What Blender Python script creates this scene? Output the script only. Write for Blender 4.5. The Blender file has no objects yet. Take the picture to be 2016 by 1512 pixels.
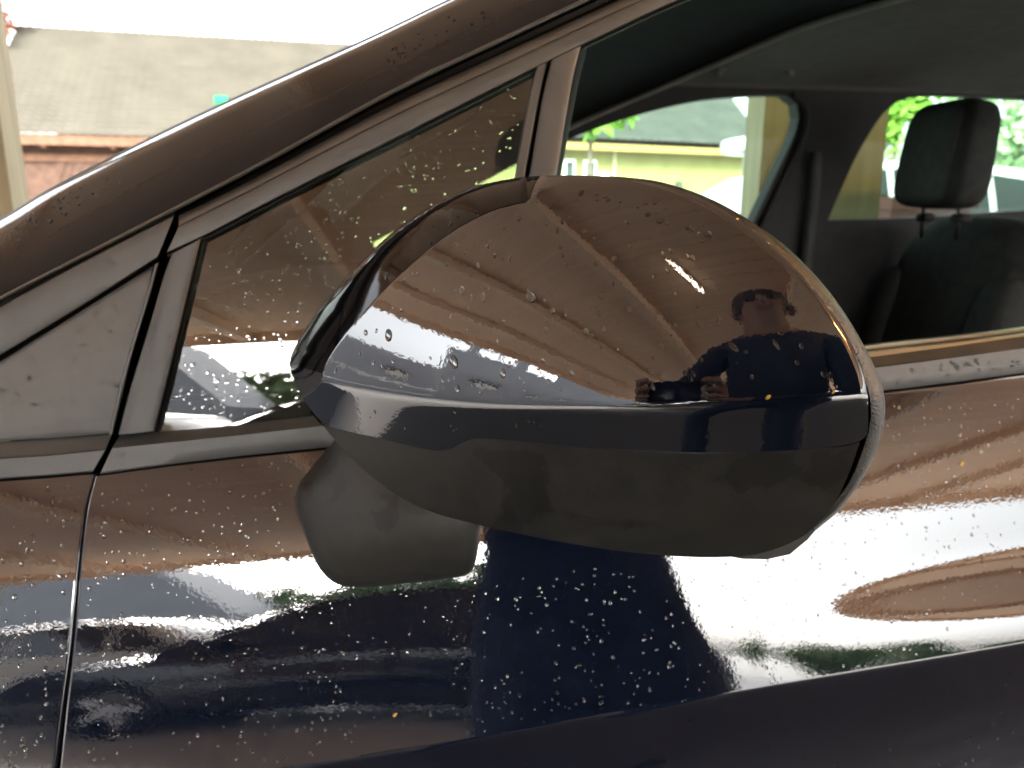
import bpy, bmesh, math, random
import numpy as np
from mathutils import Vector, Matrix
from mathutils.geometry import tessellate_polygon

R_ = math.radians
random.seed(7)
rng = np.random.default_rng(7)
scene = bpy.context.scene
COL = scene.collection

# ------------------------------------------------------------------ camera
FPX = 1527.0                      # focal length in photo pixels (2016 wide)
YAW, PITCH = R_(10.0), R_(13.0)
CAM = np.array([0.0, 0.0, 1.20])
Fv = np.array([math.sin(YAW) * math.cos(PITCH), math.cos(YAW) * math.cos(PITCH), -math.sin(PITCH)])
Rv = np.array([math.cos(YAW), -math.sin(YAW), 0.0])
Uv = np.cross(Rv, Fv)
cam_d = bpy.data.cameras.new('camera')
cam_d.sensor_width = 36.0
cam_d.lens = 36.0 * FPX / 2016.0
cam_d.clip_start, cam_d.clip_end = 0.01, 600.0
cam_d.dof.use_dof = True
cam_d.dof.focus_distance = 0.30
cam_d.dof.aperture_fstop = 15.0
cam = bpy.data.objects.new('camera', cam_d)
COL.objects.link(cam)
M = Matrix.Identity(4)
for i in range(3):
    M[i][0], M[i][1], M[i][2], M[i][3] = Rv[i], Uv[i], -Fv[i], CAM[i]
cam.matrix_world = M
scene.camera = cam

# ------------------------------------------------------------------ sky, sun, exposure
SUN_EL, SUN_AZ = R_(28), R_(205)          # azimuth clockwise from +Y : sun stands behind the camera, left
world = bpy.data.worlds.new("World")
scene.world = world
world.use_nodes = True
wn = world.node_tree.nodes; wl = world.node_tree.links
wn.clear()
sky = wn.new('ShaderNodeTexSky'); sky.sky_type = 'NISHITA'; sky.sun_disc = False
sky.sun_elevation, sky.sun_rotation = SUN_EL, SUN_AZ
sky.air_density, sky.dust_density, sky.ozone_density = 1.0, 5.0, 1.0
hs = wn.new('ShaderNodeHueSaturation'); hs.inputs['Saturation'].default_value = 0.22
bg = wn.new('ShaderNodeBackground'); bg.inputs['Strength'].default_value = 0.15
wo = wn.new('ShaderNodeOutputWorld')
wl.new(sky.outputs[0], hs.inputs['Color']); wl.new(hs.outputs[0], bg.inputs['Color']); wl.new(bg.outputs[0], wo.inputs['Surface'])
sl = bpy.data.lights.new('sun', 'SUN'); sl.energy = 1.5; sl.angle = R_(14); sl.color = (1.0, 0.95, 0.86)
so = bpy.data.objects.new('sun', sl); COL.objects.link(so)
sd = Vector((math.sin(SUN_AZ) * math.cos(SUN_EL), math.cos(SUN_AZ) * math.cos(SUN_EL), math.sin(SUN_EL)))
so.rotation_euler = (-sd).to_track_quat('-Z', 'Y').to_euler()
vs = scene.view_settings
vs.view_transform = 'Standard'; vs.look = 'None'; vs.gamma = 1.0; vs.use_curve_mapping = False
vs.exposure = 3.05
cy = scene.cycles
cy.use_denoising = True
cy.max_bounces, cy.diffuse_bounces, cy.glossy_bounces, cy.transmission_bounces, cy.transparent_max_bounces = 12, 6, 6, 8, 16
cy.caustics_reflective = False; cy.caustics_refractive = False
cy.sample_clamp_indirect = 12.0

# ------------------------------------------------------------------ helpers
def rays(px, py):
    px, py = np.asarray(px, float), np.asarray(py, float)
    return Fv + np.multiply.outer((px - 1008.0) / FPX, Rv) + np.multiply.outer((756.0 - py) / FPX, Uv)
def at_depth(px, py, t):
    return CAM + rays(px, py) * np.asarray(t, float)[..., None]
def on_y(px, py, Y):
    r = rays(px, py); return CAM + r * ((Y - CAM[1]) / r[..., 1])[..., None]
def on_z(px, py, Z):
    r = rays(px, py); return CAM + r * ((Z - CAM[2]) / r[..., 2])[..., None]

def tag(o, label=None, cat=None, group=None, kind=None):
    if label: o['label'] = label
    if cat: o['category'] = cat
    if group: o['group'] = group
    if kind: o['kind'] = kind
    return o
def empty(name, loc=(0, 0, 0), rz=0.0):
    o = bpy.data.objects.new(name, None); COL.objects.link(o)
    o.location = loc; o.rotation_euler = (0, 0, rz); o.empty_display_size = 0.1
    return o
def link_mesh(name, verts, faces, mat, parent=None, smooth=True, normals=None, sharp=None):
    me = bpy.data.meshes.new(name)
    me.from_pydata([tuple(map(float, v)) for v in verts], [], [tuple(map(int, f)) for f in faces])
    me.update()
    if smooth:
        me.polygons.foreach_set('use_smooth', [True] * len(me.polygons))
        if sharp is not None: me.set_sharp_from_angle(angle=R_(sharp))
    if normals is not None:
        me.normals_split_custom_set_from_vertices([tuple(map(float, n)) for n in normals])
    if mat is not None: me.materials.append(mat)
    o = bpy.data.objects.new(name, me); COL.objects.link(o)
    if parent is not None: o.parent = parent
    return o
def dup(o, parent=None):
    c = o.copy(); COL.objects.link(c); c.parent = parent
    for ch in [x for x in bpy.data.objects if x.parent == o]: dup(ch, c)
    return c

class MB:
    """collects simple solids into one mesh"""
    def __init__(s): s.v = []; s.f = []
    def add(s, vs, fs):
        n = len(s.v); s.v += [tuple(map(float, v)) for v in vs]; s.f += [tuple(i + n for i in f) for f in fs]; return s
    def box(s, a, b, rot=None, org=None):
        x0, y0, z0 = a; x1, y1, z1 = b
        vs = [(x0,y0,z0),(x1,y0,z0),(x1,y1,z0),(x0,y1,z0),(x0,y0,z1),(x1,y0,z1),(x1,y1,z1),(x0,y1,z1)]
        if rot is not None: vs = [tuple(rot @ Vector(v) + (org or Vector())) for v in vs]
        return s.add(vs, [(3,2,1,0),(4,5,6,7),(0,1,5,4),(1,2,6,5),(2,3,7,6),(3,0,4,7)])
    def tube(s, pts, rad, n=10, cap=True):
        pts = [Vector(p) for p in pts]; rads = rad if isinstance(rad, (list, tuple)) else [rad] * len(pts)
        ring = []; up = Vector((0, 0, 1))
        for i, p in enumerate(pts):
            d = (pts[min(i + 1, len(pts) - 1)] - pts[max(i - 1, 0)]).normalized()
            a = d.cross(up if abs(d.z) < 0.95 else Vector((1, 0, 0))).normalized(); b = d.cross(a)
            ring.append([p + (a * math.cos(2*math.pi*k/n) + b * math.sin(2*math.pi*k/n)) * rads[i] for k in range(n)])
        vs = [v for r in ring for v in r]; fs = []
        for i in range(len(pts) - 1):
            for k in range(n):
                fs.append((i*n+k, i*n+(k+1) % n, (i+1)*n+(k+1) % n, (i+1)*n+k))
        if cap: fs += [tuple(range(n))[::-1], tuple(range((len(pts)-1)*n, len(pts)*n))]
        return s.add(vs, fs)
    def build(s, name, mat, parent=None, smooth=False, sharp=None):
        return link_mesh(name, s.v, s.f, mat, parent, smooth, None, sharp)

def spline(pts, n=60):
    """Catmull-Rom through pixel points, n samples, even in arc length"""
    p = np.array(pts, float)
    if len(p) == 2: q = np.linspace(p[0], p[1], 40)
    else:
        e = np.vstack([2*p[0]-p[1], p, 2*p[-1]-p[-2]]); q = []
        for i in range(1, len(e) - 2):
            t = np.linspace(0, 1, 24, endpoint=False)[:, None]
            a, b, c, d = e[i-1], e[i], e[i+1], e[i+2]
            q.append(.5*((2*b)+(-a+c)*t+(2*a-5*b+4*c-d)*t**2+(-a+3*b-3*c+d)*t**3))
        q = np.vstack(q + [e[-2][None]])
    L = np.concatenate([[0], np.cumsum(np.linalg.norm(np.diff(q, axis=0), axis=1))])
    s = np.linspace(0, L[-1], n)
    return np.stack([np.interp(s, L, q[:, 0]), np.interp(s, L, q[:, 1])], 1)
def fx(pts):
    q = spline(pts, 400); o = np.argsort(q[:, 0]); q = q[o]
    return lambda x: np.interp(x, q[:, 0], q[:, 1])
def fy(pts):
    q = spline(pts, 400); o = np.argsort(q[:, 1]); q = q[o]
    return lambda y: np.interp(y, q[:, 1], q[:, 0])
def grid_faces(nr, nc, flip=False, off=0):
    f = []
    for i in range(nr - 1):
        for j in range(nc - 1):
            q = (off+i*nc+j, off+i*nc+j+1, off+(i+1)*nc+j+1, off+(i+1)*nc+j)
            f.append(q[::-1] if flip else q)
    return f
def sstep(x, a, b):
    t = np.clip((np.asarray(x, float)-a)/(b-a), 0, 1); return t*t*(3-2*t)

# ------------------------------------------------------------------ materials
def mat(name, color=(.5,.5,.5), rough=.5, metal=0.0, ior=1.5, coat=0.0, spec=.5):
    m = bpy.data.materials.new(name); m.use_nodes = True
    b = m.node_tree.nodes['Principled BSDF']
    b.inputs['Base Color'].default_value = (*color, 1); b.inputs['Roughness'].default_value = rough
    b.inputs['Metallic'].default_value = metal; b.inputs['IOR'].default_value = ior
    b.inputs['Coat Weight'].default_value = coat; b.inputs['Specular IOR Level'].default_value = spec
    m.diffuse_color = (*color, 1)
    return m
def N(m, t, **kw):
    n = m.node_tree.nodes.new(t)
    for k, v in kw.items():
        if hasattr(n, k): setattr(n, k, v)
        else: n.inputs[k].default_value = v
    return n
def L(m, a, b): m.node_tree.links.new(a, b)
def noisy(m, scale=8, c0=None, c1=None, bump=0.0, bscale=None, rough=None, detail=5, stretch=None, dist=.01):
    """noise-driven colour between c0 and c1, optional roughness span and fine bump"""
    b = m.node_tree.nodes['Principled BSDF']
    tc = N(m, 'ShaderNodeTexCoord'); src = tc.outputs['Object']
    if stretch:
        mp = N(m, 'ShaderNodeMapping'); mp.inputs['Scale'].default_value = stretch
        L(m, src, mp.inputs['Vector']); src = mp.outputs['Vector']
    nz = N(m, 'ShaderNodeTexNoise', Scale=scale, Detail=detail); L(m, src, nz.inputs['Vector'])
    if c0 is not None:
        cr = N(m, 'ShaderNodeValToRGB'); cr.color_ramp.elements[0].position = .3; cr.color_ramp.elements[1].position = .7
        cr.color_ramp.elements[0].color = (*c0, 1); cr.color_ramp.elements[1].color = (*c1, 1)
        L(m, nz.outputs['Fac'], cr.inputs['Fac']); L(m, cr.outputs['Color'], b.inputs['Base Color'])
    if rough:
        mr = N(m, 'ShaderNodeMapRange'); mr.inputs['From Min'].default_value = .3; mr.inputs['From Max'].default_value = .7
        mr.inputs['To Min'].default_value, mr.inputs['To Max'].default_value = rough
        L(m, nz.outputs['Fac'], mr.inputs['Value']); L(m, mr.outputs['Result'], b.inputs['Roughness'])
    if bump:
        n2 = N(m, 'ShaderNodeTexNoise', Scale=bscale or scale*6, Detail=4); L(m, src, n2.inputs['Vector'])
        bp = N(m, 'ShaderNodeBump', Strength=bump, Distance=dist)
        L(m, n2.outputs['Fac'], bp.inputs['Height']); L(m, bp.outputs['Normal'], b.inputs['Normal'])
    return m
def glass(name, tint, ior=1.6, rough=0.0):
    m = bpy.data.materials.new(name); m.use_nodes = True; nt = m.node_tree; nt.nodes.clear()
    o = N(m, 'ShaderNodeOutputMaterial'); mx = N(m, 'ShaderNodeMixShader'); tr = N(m, 'ShaderNodeBsdfTransparent')
    gl = N(m, 'ShaderNodeBsdfGlossy'); fr = N(m, 'ShaderNodeFresnel', IOR=ior)
    tr.inputs['Color'].default_value = (*tint, 1); gl.inputs['Roughness'].default_value = rough
    L(m, fr.outputs[0], mx.inputs[0]); L(m, tr.outputs[0], mx.inputs[1]); L(m, gl.outputs[0], mx.inputs[2]); L(m, mx.outputs[0], o.inputs[0])
    return m

def paint_material(name, base, ior):
    """clear-coated dark metallic paint with fine flakes and dust"""
    m = mat(name, base, rough=.02, ior=ior)
    b = m.node_tree.nodes['Principled BSDF']
    tc = N(m, 'ShaderNodeTexCoord')
    vor = N(m, 'ShaderNodeTexVoronoi', Scale=1600.0); L(m, tc.outputs['Object'], vor.inputs['Vector'])
    cr = N(m, 'ShaderNodeValToRGB'); cr.color_ramp.elements[0].position = .0; cr.color_ramp.elements[1].position = .16
    cr.color_ramp.elements[0].color = (*[min(1, c*3.2+.012) for c in base], 1); cr.color_ramp.elements[1].color = (*base, 1)
    L(m, vor.outputs['Distance'], cr.inputs['Fac']); L(m, cr.outputs['Color'], b.inputs['Base Color'])
    nz = N(m, 'ShaderNodeTexNoise', Scale=420.0, Detail=2.0); L(m, tc.outputs['Object'], nz.inputs['Vector'])
    bp = N(m, 'ShaderNodeBump', Strength=.012, Distance=.002); L(m, nz.outputs['Fac'], bp.inputs['Height']); L(m, bp.outputs['Normal'], b.inputs['Normal'])
    return m
PAINT = paint_material('navy paint', (.004, .009, .026), 2.6)
PAINT_CAP = paint_material('navy cap paint', (.004, .008, .022), 2.6)
DARKREFL = mat('painted dark reflection', (.004,.004,.006), .05, ior=1.2)  # near-black colour paints in the dark reflections along the cap edge
MATTE = noisy(mat('matte black plastic', (.045, .045, .041), .42, spec=.5), 90, (.030,.030,.0275), (.046,.046,.042), bump=.16, bscale=1500, rough=(.36,.5), dist=.001)
def damp(m, scale):
    b = m.node_tree.nodes['Principled BSDF']; src = b.inputs['Base Color'].links[0].from_socket
    tc = N(m, 'ShaderNodeTexCoord'); nz = N(m, 'ShaderNodeTexNoise', Scale=scale, Detail=7); L(m, tc.outputs['Object'], nz.inputs['Vector'])
    cr = N(m, 'ShaderNodeValToRGB'); cr.color_ramp.elements[0].position, cr.color_ramp.elements[1].position = .585, .61
    cr.color_ramp.elements[0].color = (1, 1, 1, 1); cr.color_ramp.elements[1].color = (.58, .58, .58, 1)
    mx = N(m, 'ShaderNodeMix', data_type='RGBA', blend_type='MULTIPLY'); mx.inputs['Factor'].default_value = 1.0
    L(m, nz.outputs['Fac'], cr.inputs['Fac']); L(m, src, mx.inputs['A'] if False else mx.inputs[6]); L(m, cr.outputs['Color'], mx.inputs[7]); L(m, mx.outputs[2], b.inputs['Base Color'])
damp(MATTE, 34.0)
TEXT = noisy(mat('grained black plastic', (.05,.045,.035), .3, ior=2.3), 80, (.042,.038,.03), (.065,.058,.046), bump=.55, bscale=1300, rough=(.24,.34), dist=.0015)
TRIM = noisy(mat('satin trim', (.27,.27,.265), .50, metal=.5), 40, (.165,.17,.172), (.20,.205,.206), rough=(.47,.57))
TRIMD = noisy(mat('satin trim dark', (.22,.22,.22), .38, metal=.6), 40, (.20,.20,.20), (.25,.245,.24), rough=(.3,.4))
SAIL = noisy(mat('sail panel plastic', (.42,.42,.42), .5, ior=1.5), 60, (.195,.203,.21), (.225,.233,.24), bump=.05, bscale=900, rough=(.42,.55), dist=.001)
ALU = mat('bright seal strip', (.55,.54,.5), .32, metal=.8)
RUBBER = mat('black rubber', (.008,.008,.009), .55, spec=.3)
GAPM = mat('gap black', (.003,.003,.003), .8, spec=.1)
GLASSQ = glass('quarter glass', (.84,.90,.84), 2.7)
GLASSF = glass('tinted window glass', (.60,.84,.71), 1.22)
GLASSC = glass('windscreen glass', (.75,.86,.80), 1.5)
HEADL = noisy(mat('headliner cloth', (.18,.18,.17), .9, spec=.2), 30, (.165,.165,.155), (.20,.20,.19), bump=.2, bscale=700, dist=.001)
CABIN = noisy(mat('cabin plastic', (.035,.035,.035), .6, spec=.3), 20, (.022,.022,.022), (.031,.031,.031), bump=.1, bscale=600, dist=.001)
SEATM = noisy(mat('seat fabric', (.05,.052,.052), .85, spec=.2), 40, (.036,.038,.038), (.052,.055,.053), bump=.3, bscale=900, dist=.001)
SEATL = noisy(mat('seat fabric light', (.075,.077,.076), .8, spec=.2), 40, (.065,.067,.066), (.088,.09,.088), bump=.3, bscale=900, dist=.001)
POSTM = mat('dark steel post', (.25,.25,.25), .3, metal=1.0)
CHROME = mat('chrome', (.8,.8,.8), .12, metal=1.0)
WATERG = mat('thin water', (1, 1, 1), 0.0, ior=1.14); WATERG.node_tree.nodes['Principled BSDF'].inputs['Transmission Weight'].default_value = 1.0
WATER = mat('water', (1, 1, 1), 0.0, ior=1.33)
WATER.node_tree.nodes['Principled BSDF'].inputs['Transmission Weight'].default_value = 1.0

# ------------------------------------------------------------------ car side surface  Y = Ys(X, Z)
def _belt():
    a = on_y(np.array([400.]), np.array([906.]), .46)[0]; b = on_y(np.array([1870.]), np.array([750.]), .46)[0]
    k = (b[2]-a[2])/(b[0]-a[0]); return a[2]-k*a[0], k
ZB0, ZBK = _belt()
def zb(X): return ZB0 + ZBK*X
def yb(X): return .46 + .045*(X-.5)**2 - .011
S_LO, S_HI, DS = -.75, .75, .0005
SG = np.arange(S_LO, S_HI+DS, DS)
XG = np.arange(-.9, 1.6, .004)
# lean of the painted side (degrees from vertical, + = faces up) at distances s below the belt line, for four stations along the car
TH_S = [-.40, -.26, -.20, -.175, -.14, -.10, -.06, -.03, -.005]
TH_X = [-.25, 0.0, .18, .36, .60]
TH = [[4, 6.5, 8, 9.5, 12.2, 15.3, 18.6, 23, 29],
      [5, 7.5, 9.5, 11.0, 13.0, 15.6, 18.6, 23, 29],
      [6, 9.0, 13, 14.6, 16.0, 17.3, 18.8, 22.5, 29],
      [8, 12., 16, 17.3, 17.7, 17.8, 18.6, 22.5, 29],
      [8, 13., 16, 17.0, 17.4, 18.0, 19.0, 22.5, 29]]
def _tables():
    cols = []
    for row in TH:
        th = np.interp(SG, TH_S, row)
        k = np.exp(-.5*(np.arange(-60, 61)*DS/.010)**2); k /= k.sum()
        cols.append(np.convolve(np.pad(th, 60, mode='edge'), k, mode='valid'))
    cols = np.array(cols)
    idx = np.interp(XG, TH_X, np.arange(len(TH_X)))
    T = np.empty((len(XG), len(SG)))
    for i, q in enumerate(idx):
        a = int(min(q, len(TH_X)-2)); T[i] = cols[a]*(1-(q-a)) + cols[a+1]*(q-a)
    kx = np.exp(-.5*(np.arange(-40, 41)*.004/.05)**2); kx /= kx.sum()
    P = np.pad(T, ((40, 40), (0, 0)), mode='edge')
    T = sum(kx[j]*P[j:j+len(XG)] for j in range(81))
    # long shallow scoop above the crease that grows towards the rear
    amp = np.interp(XG, [.15, .23, .285, .407, .60, .9], [0, 1.8, 5.6, 13.5, 14.0, 13.0])
    sl = -.125 + 0*XG
    T += amp[:, None]*np.exp(-((SG[None]-sl[:, None])/.017)**2)
    return T
THT = _tables()
_up = np.radians(7.6 + 46.0*np.clip(SG, 0, .6))
THT = np.where(SG[None] > 0, np.degrees(_up)[None], THT)
YT = np.cumsum(np.tan(np.radians(THT)), axis=1)*DS
i0 = int(np.argmin(abs(SG)))
YT -= YT[:, i0:i0+1]
def _lookup(X, s):
    a = np.clip((X-XG[0])/.004, 0, len(XG)-1.001); b = np.clip((s-S_LO)/DS, 0, len(SG)-1.001)
    i, j = a.astype(int), b.astype(int); u, v = a-i, b-j
    return (YT[i, j]*(1-u)+YT[i+1, j]*u)*(1-v) + (YT[i, j+1]*(1-u)+YT[i+1, j+1]*u)*v
CR = None
def Ys(X, Z):
    X, Z = np.asarray(X, float), np.asarray(Z, float); s = Z-zb(X); y = yb(X)
    if CR is None: return y + _lookup(X, s)
    sc = CR[0]+CR[1]*X; d = np.maximum(sc-s, 0)
    low = np.tan(R_(-15.0))*d + np.where(d > .032, (d-.032)**2*3.0, 0)
    return y + _lookup(X, np.maximum(s, sc)) - low
def hitS(px, py):
    r = rays(px, py); t = np.full(r.shape[:-1], .45)
    for _ in range(40):
        P = CAM + r*t[..., None]; t = .5*t + .5*Ys(P[..., 0], P[..., 2])/r[..., 1]
    return t
def nS(X, Z, h=.0015):
    dx = (Ys(X+h, Z)-Ys(X-h, Z))/(2*h); dz = (Ys(X, Z+h)-Ys(X, Z-h))/(2*h)
    n = np.stack([dx, -np.ones_like(dx), dz], -1); return n/np.linalg.norm(n, axis=-1, keepdims=True)
CREASE = [(-700, 1620), (300, 1535), (850, 1470), (1400, 1374), (2016, 1269), (2600, 1170), (3200, 1068)]
def _cr():
    q = np.array([(1000, 1444), (1900, 1288)], float); t = hitS(q[:, 0], q[:, 1]); P = at_depth(q[:, 0], q[:, 1], t)
    s = P[:, 2]-zb(P[:, 0]); k = (s[1]-s[0])/(P[1, 0]-P[0, 0]); return (s[0]-k*P[0, 0], k)
CR = _cr()

# ------------------------------------------------------------------ the car in the photo
car = tag(empty('car', (0.6, 1.25, 0)), 'wet dark navy car seen close up at its folded side mirror', 'car')
car_inv = Vector((-0.6, -1.25, 0))
def cpart(name, verts, faces, m, parent=None, **kw):
    """mesh given in world coordinates, parented under the car (or one of its parts, whose origin is the car's)"""
    vs = [(v[0]-.6, v[1]-1.25, v[2]) for v in verts]
    return link_mesh(name, vs, faces, m, parent or car, **kw)

GAP = [(372, 380), (349, 408), (335, 442), (318, 515), (285, 620), (250, 740), (228, 830), (221, 858), (203, 886), (191, 920), (184, 946), (170, 1000), (158, 1090), (148, 1200), (138, 1300), (125, 1400), (112, 1512), (100, 1600), (80, 1750)]
gapx = fy(GAP)
DOOR_TOP = [(150, 946), (190, 938), (400, 911), (660, 884), (1200, 828), (1740, 774), (2016, 739), (2600, 650), (3200, 545)]
FEN_TOP = [(-900, 1035), (-400, 990), (-60, 956), (0, 949), (100, 941), (182, 934), (260, 926)]
ycr = fx(CREASE)
def body_panel(name, topf, x_of, right, parent=None):
    """painted body side panel: rows from the belt trim over the crease to below the frame"""
    ybot = lambda x: ycr(x) + 420
    rows = list(np.linspace(0, 1, 90)) + list(1+np.linspace(0, 1, 46)[1:])
    nc = 170 if right else 70
    PX = np.zeros((len(rows), nc)); PY = np.zeros_like(PX)
    for i, v in enumerate(rows):
        def yat(x): return topf(x)+(ycr(x)-topf(x))*v if v <= 1 else ycr(x)+(ybot(x)-ycr(x))*(v-1)
        xg = 150.0
        for _ in range(12): xg = .5*xg+.5*x_of(float(yat(xg)))
        u = np.linspace(0, 1, nc)
        xs = xg + (3000-xg)*u if right else (-700)+(xg+700)*(1-(1-u)**1.0)
        PX[i] = xs; PY[i] = yat(xs)
    t = hitS(PX, PY); P = at_depth(PX, PY, t); Nn = nS(P[..., 0], P[..., 2])
    # roll the edge at the shut line inwards
    e = P[:, :1] if right else P[:, -1:]
    ne = Nn[:, :1] if right else Nn[:, -1:]
    side = np.array([-1.0 if right else 1.0, 0, 0])
    ring = []
    for a in (25, 55, 80):
        ang = R_(a); ring.append((e + side*(.0018*math.sin(ang)) + np.array([0, .0018*(1-math.cos(ang)), 0]), ne*math.cos(ang)+side*math.sin(ang)))
    ring.append((e + side*.0016 + np.array([0, .005, 0]), np.broadcast_to(side, ne.shape)))
    if right:
        P = np.concatenate([r[0] for r in ring[::-1]]+[P], 1); Nn = np.concatenate([r[1] for r in ring[::-1]]+[Nn], 1)
    else:
        P = np.concatenate([P]+[r[0] for r in ring], 1); Nn = np.concatenate([Nn]+[r[1] for r in ring], 1)
    Nn = Nn/np.linalg.norm(Nn, axis=-1, keepdims=True)
    nr, ncc = P.shape[:2]
    return cpart(name, P.reshape(-1, 3), grid_faces(nr, ncc, flip=True), PAINT, parent, normals=Nn.reshape(-1, 3))
door = body_panel('door', fx(DOOR_TOP), lambda y: float(gapx(y))+6.0+4*np.clip((y-900)/600, 0, 1), True)
door['label'] = 'glossy wet navy front door panel'
fender = body_panel('front_fender', fx(FEN_TOP), lambda y: float(gapx(y))-6.0-4*np.clip((y-900)/600, 0, 1), False)
# black inner structure behind the shut lines and trims
def ribbon(name, A, B, prof, m, parent=None, n=60, base=hitS, sharp=40, closed_ends=True):
    """strip between two pixel curves on the car side; prof = [(v across, extra depth in m), ...]"""
    a, b = spline(A, n), spline(B, n)
    P = []
    for v, d in prof:
        vv = min(max(v, 0), 1)
        q = a+(b-a)*vv; t = base(q[:, 0], q[:, 1]) + d
        P.append(at_depth(q[:, 0], q[:, 1], t))
    P = np.array(P); nr, ncc = P.shape[:2]
    f = grid_faces(nr, ncc, flip=True)
    if closed_ends:
        f.append(tuple(i*ncc for i in range(nr))); f.append(tuple(i*ncc+ncc-1 for i in range(nr))[::-1])
    return cpart(name, P.reshape(-1, 3), f, m, parent, sharp=sharp)
def flat(o, bev=.06, back=.012, h=0.0, mid=None):
    """ribbon profile: bevelled flat strip standing o metres proud"""
    p = [(0, back), (0, -o+.0015), (bev*.4, -o+.0004), (bev, -o)]
    if mid: p += mid
    else: p += [(.3, -o-h*.8), (.5, -o-h), (.7, -o-h*.8)]
    return p + [(1-bev, -o), (1-bev*.4, -o+.0004), (1, -o+.0015), (1, back)]

ribbon('door_gap', [(x-16, y) for x, y in GAP], [(x+16, y) for x, y in GAP], [(0, .012), (.3, .02), (.7, .02), (1, .012)], GAPM, n=90, closed_ends=False)
# A pillar and roof edge (painted)
PIL_A = [(-500, 680), (-200, 540), (0, 436), (110, 370), (300, 274), (460, 198), (720, 81), (890, 0), (1080, -85), (1400, -215), (1900, -380)]
PIL_B = [(-500, 850), (-200, 695), (0, 588), (230, 470), (500, 330), (770, 182), (1000, 72), (1140, 6), (1300, -68), (1600, -195), (2100, -390)]
pv = np.linspace(0, 1, 26)
pil = [(0.0, .16), (0.0, .12)] + [(v, .002+.045*(1-v)**1.8+.012*max(0, (.12-v)/.12)**2) for v in pv] + [(1.0, .02)]
PILM = noisy(mat('pillar gloss black', (.026,.027,.032), .06, ior=1.42), 400, bump=.02, bscale=420)
apillar = ribbon('a_pillar', PIL_A, PIL_B, pil, PILM, n=120, sharp=60)
ribbon('windscreen_trim', [(x-2, y-5) for x, y in PIL_A], [(x+2, y+3) for x, y in PIL_A], [(0, .13), (.1, .085), (.5, .070), (1, .066), (1, .09)], RUBBER, n=100)
# roof seal: dark groove under the pillar, then the door frame
RS_A = [(x+1, y+3) for x, y in PIL_B]; RS_B = [(x+6, y+30) for x, y in PIL_B]
ribbon('pillar_edge', [(x, y-5) for x, y in PIL_B], [(x, y+5) for x, y in PIL_B], [(0, .004), (.15, -.0022), (.5, -.0032), (.85, -.0022), (1, .006)], TRIM, n=120)
ribbon('roof_seal', RS_A, RS_B, [(0, .016), (.3, .010), (.7, .012), (1, .018)], RUBBER, n=120)
# door frame (window surround), two facets
FR_A = [(352, 425), (500, 352), (770, 208), (1000, 100), (1140, 36), (1300, -36), (1600, -160), (2100, -350)]
FR_M = [(352, 446), (500, 372), (770, 232), (1000, 124), (1140, 58), (1300, -14), (1600, -138), (2100, -328)]
FR_B = [(328, 498), (398, 466), (560, 382), (770, 276), (1060, 130), (1180, 72), (1335, 0), (1600, -105), (2100, -290)]
ribbon('window_frame', FR_A, FR_M, [(0, .02), (0, .004), (.1, .001), (.5, -.002), (.9, -.003), (1, -.002), (1, .01)], TRIMD, door, n=110)
ribbon('window_frame', FR_M, FR_B, flat(.0035, .05, .02, .0005), TRIM, door, n=110)
ribbon('frame_lip', [(x+1, y+1) for x, y in FR_B], [(x+3, y+9) for x, y in FR_B], [(0, .004), (.3, .0), (.8, .0), (1, .012)], RUBBER, door, n=110)
# front upright of the quarter glass and the divider
ribbon('frame_upright', [(338, 500), (322, 545), (290, 655), (255, 770), (233, 856)], [(396, 470), (378, 545), (352, 655), (328, 755), (304, 848)], flat(.003, .07, .02, .0004), TRIM, door)
ribbon('glass_seal', [(396, 471), (378, 545), (352, 655), (328, 755), (303, 850)], [(404, 472), (386, 548), (360, 658), (336, 760), (312, 850)], [(0, .006), (.3, -.001), (.7, 0), (1, .008)], RUBBER, door)
ribbon('divider_bar', [(1056, 132), (1042, 190), (1028, 262), (1014, 345), (985, 500), (940, 785)], [(1077, 122), (1064, 180), (1050, 255), (1034, 345), (1006, 500), (962, 783)], flat(.002, .12, .02), TRIM, door)
ribbon('divider_groove', [(1072, 124), (1060, 180), (1046, 255), (1030, 345), (1002, 500), (958, 783)], [(1092, 115), (1078, 172), (1062, 250), (1046, 345), (1018, 500), (975, 781)], [(0, .014), (.5, .014), (1, .014)], RUBBER, door)
ribbon('divider_bar', [(1086, 118), (1072, 175), (1058, 252), (1042, 345), (1014, 500), (970, 782)], [(1144, 90), (1129, 150), (1113, 240), (1096, 345), (1066, 500), (1022, 778)], flat(.004, .08, .03, .0004), TRIM, door)
ribbon('window_channel', [(1138, 93), (1124, 150), (1108, 240), (1091, 345), (1061, 500), (1017, 778)], [(1156, 96), (1140, 160), (1122, 250), (1103, 350), (1072, 502), (1028, 779)], [(0, .006), (.4, .004), (.8, .012), (1, .035)], RUBBER, door)
# quarter glass
gq = [(v, .004) for v in np.linspace(0, 1, 40)]
ribbon('quarter_glass', [(396, 468), (560, 384), (770, 278), (1062, 129)], [(304, 850), (480, 838), (720, 812), (968, 786)], gq, GLASSQ, door, n=70, closed_ends=False)
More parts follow.
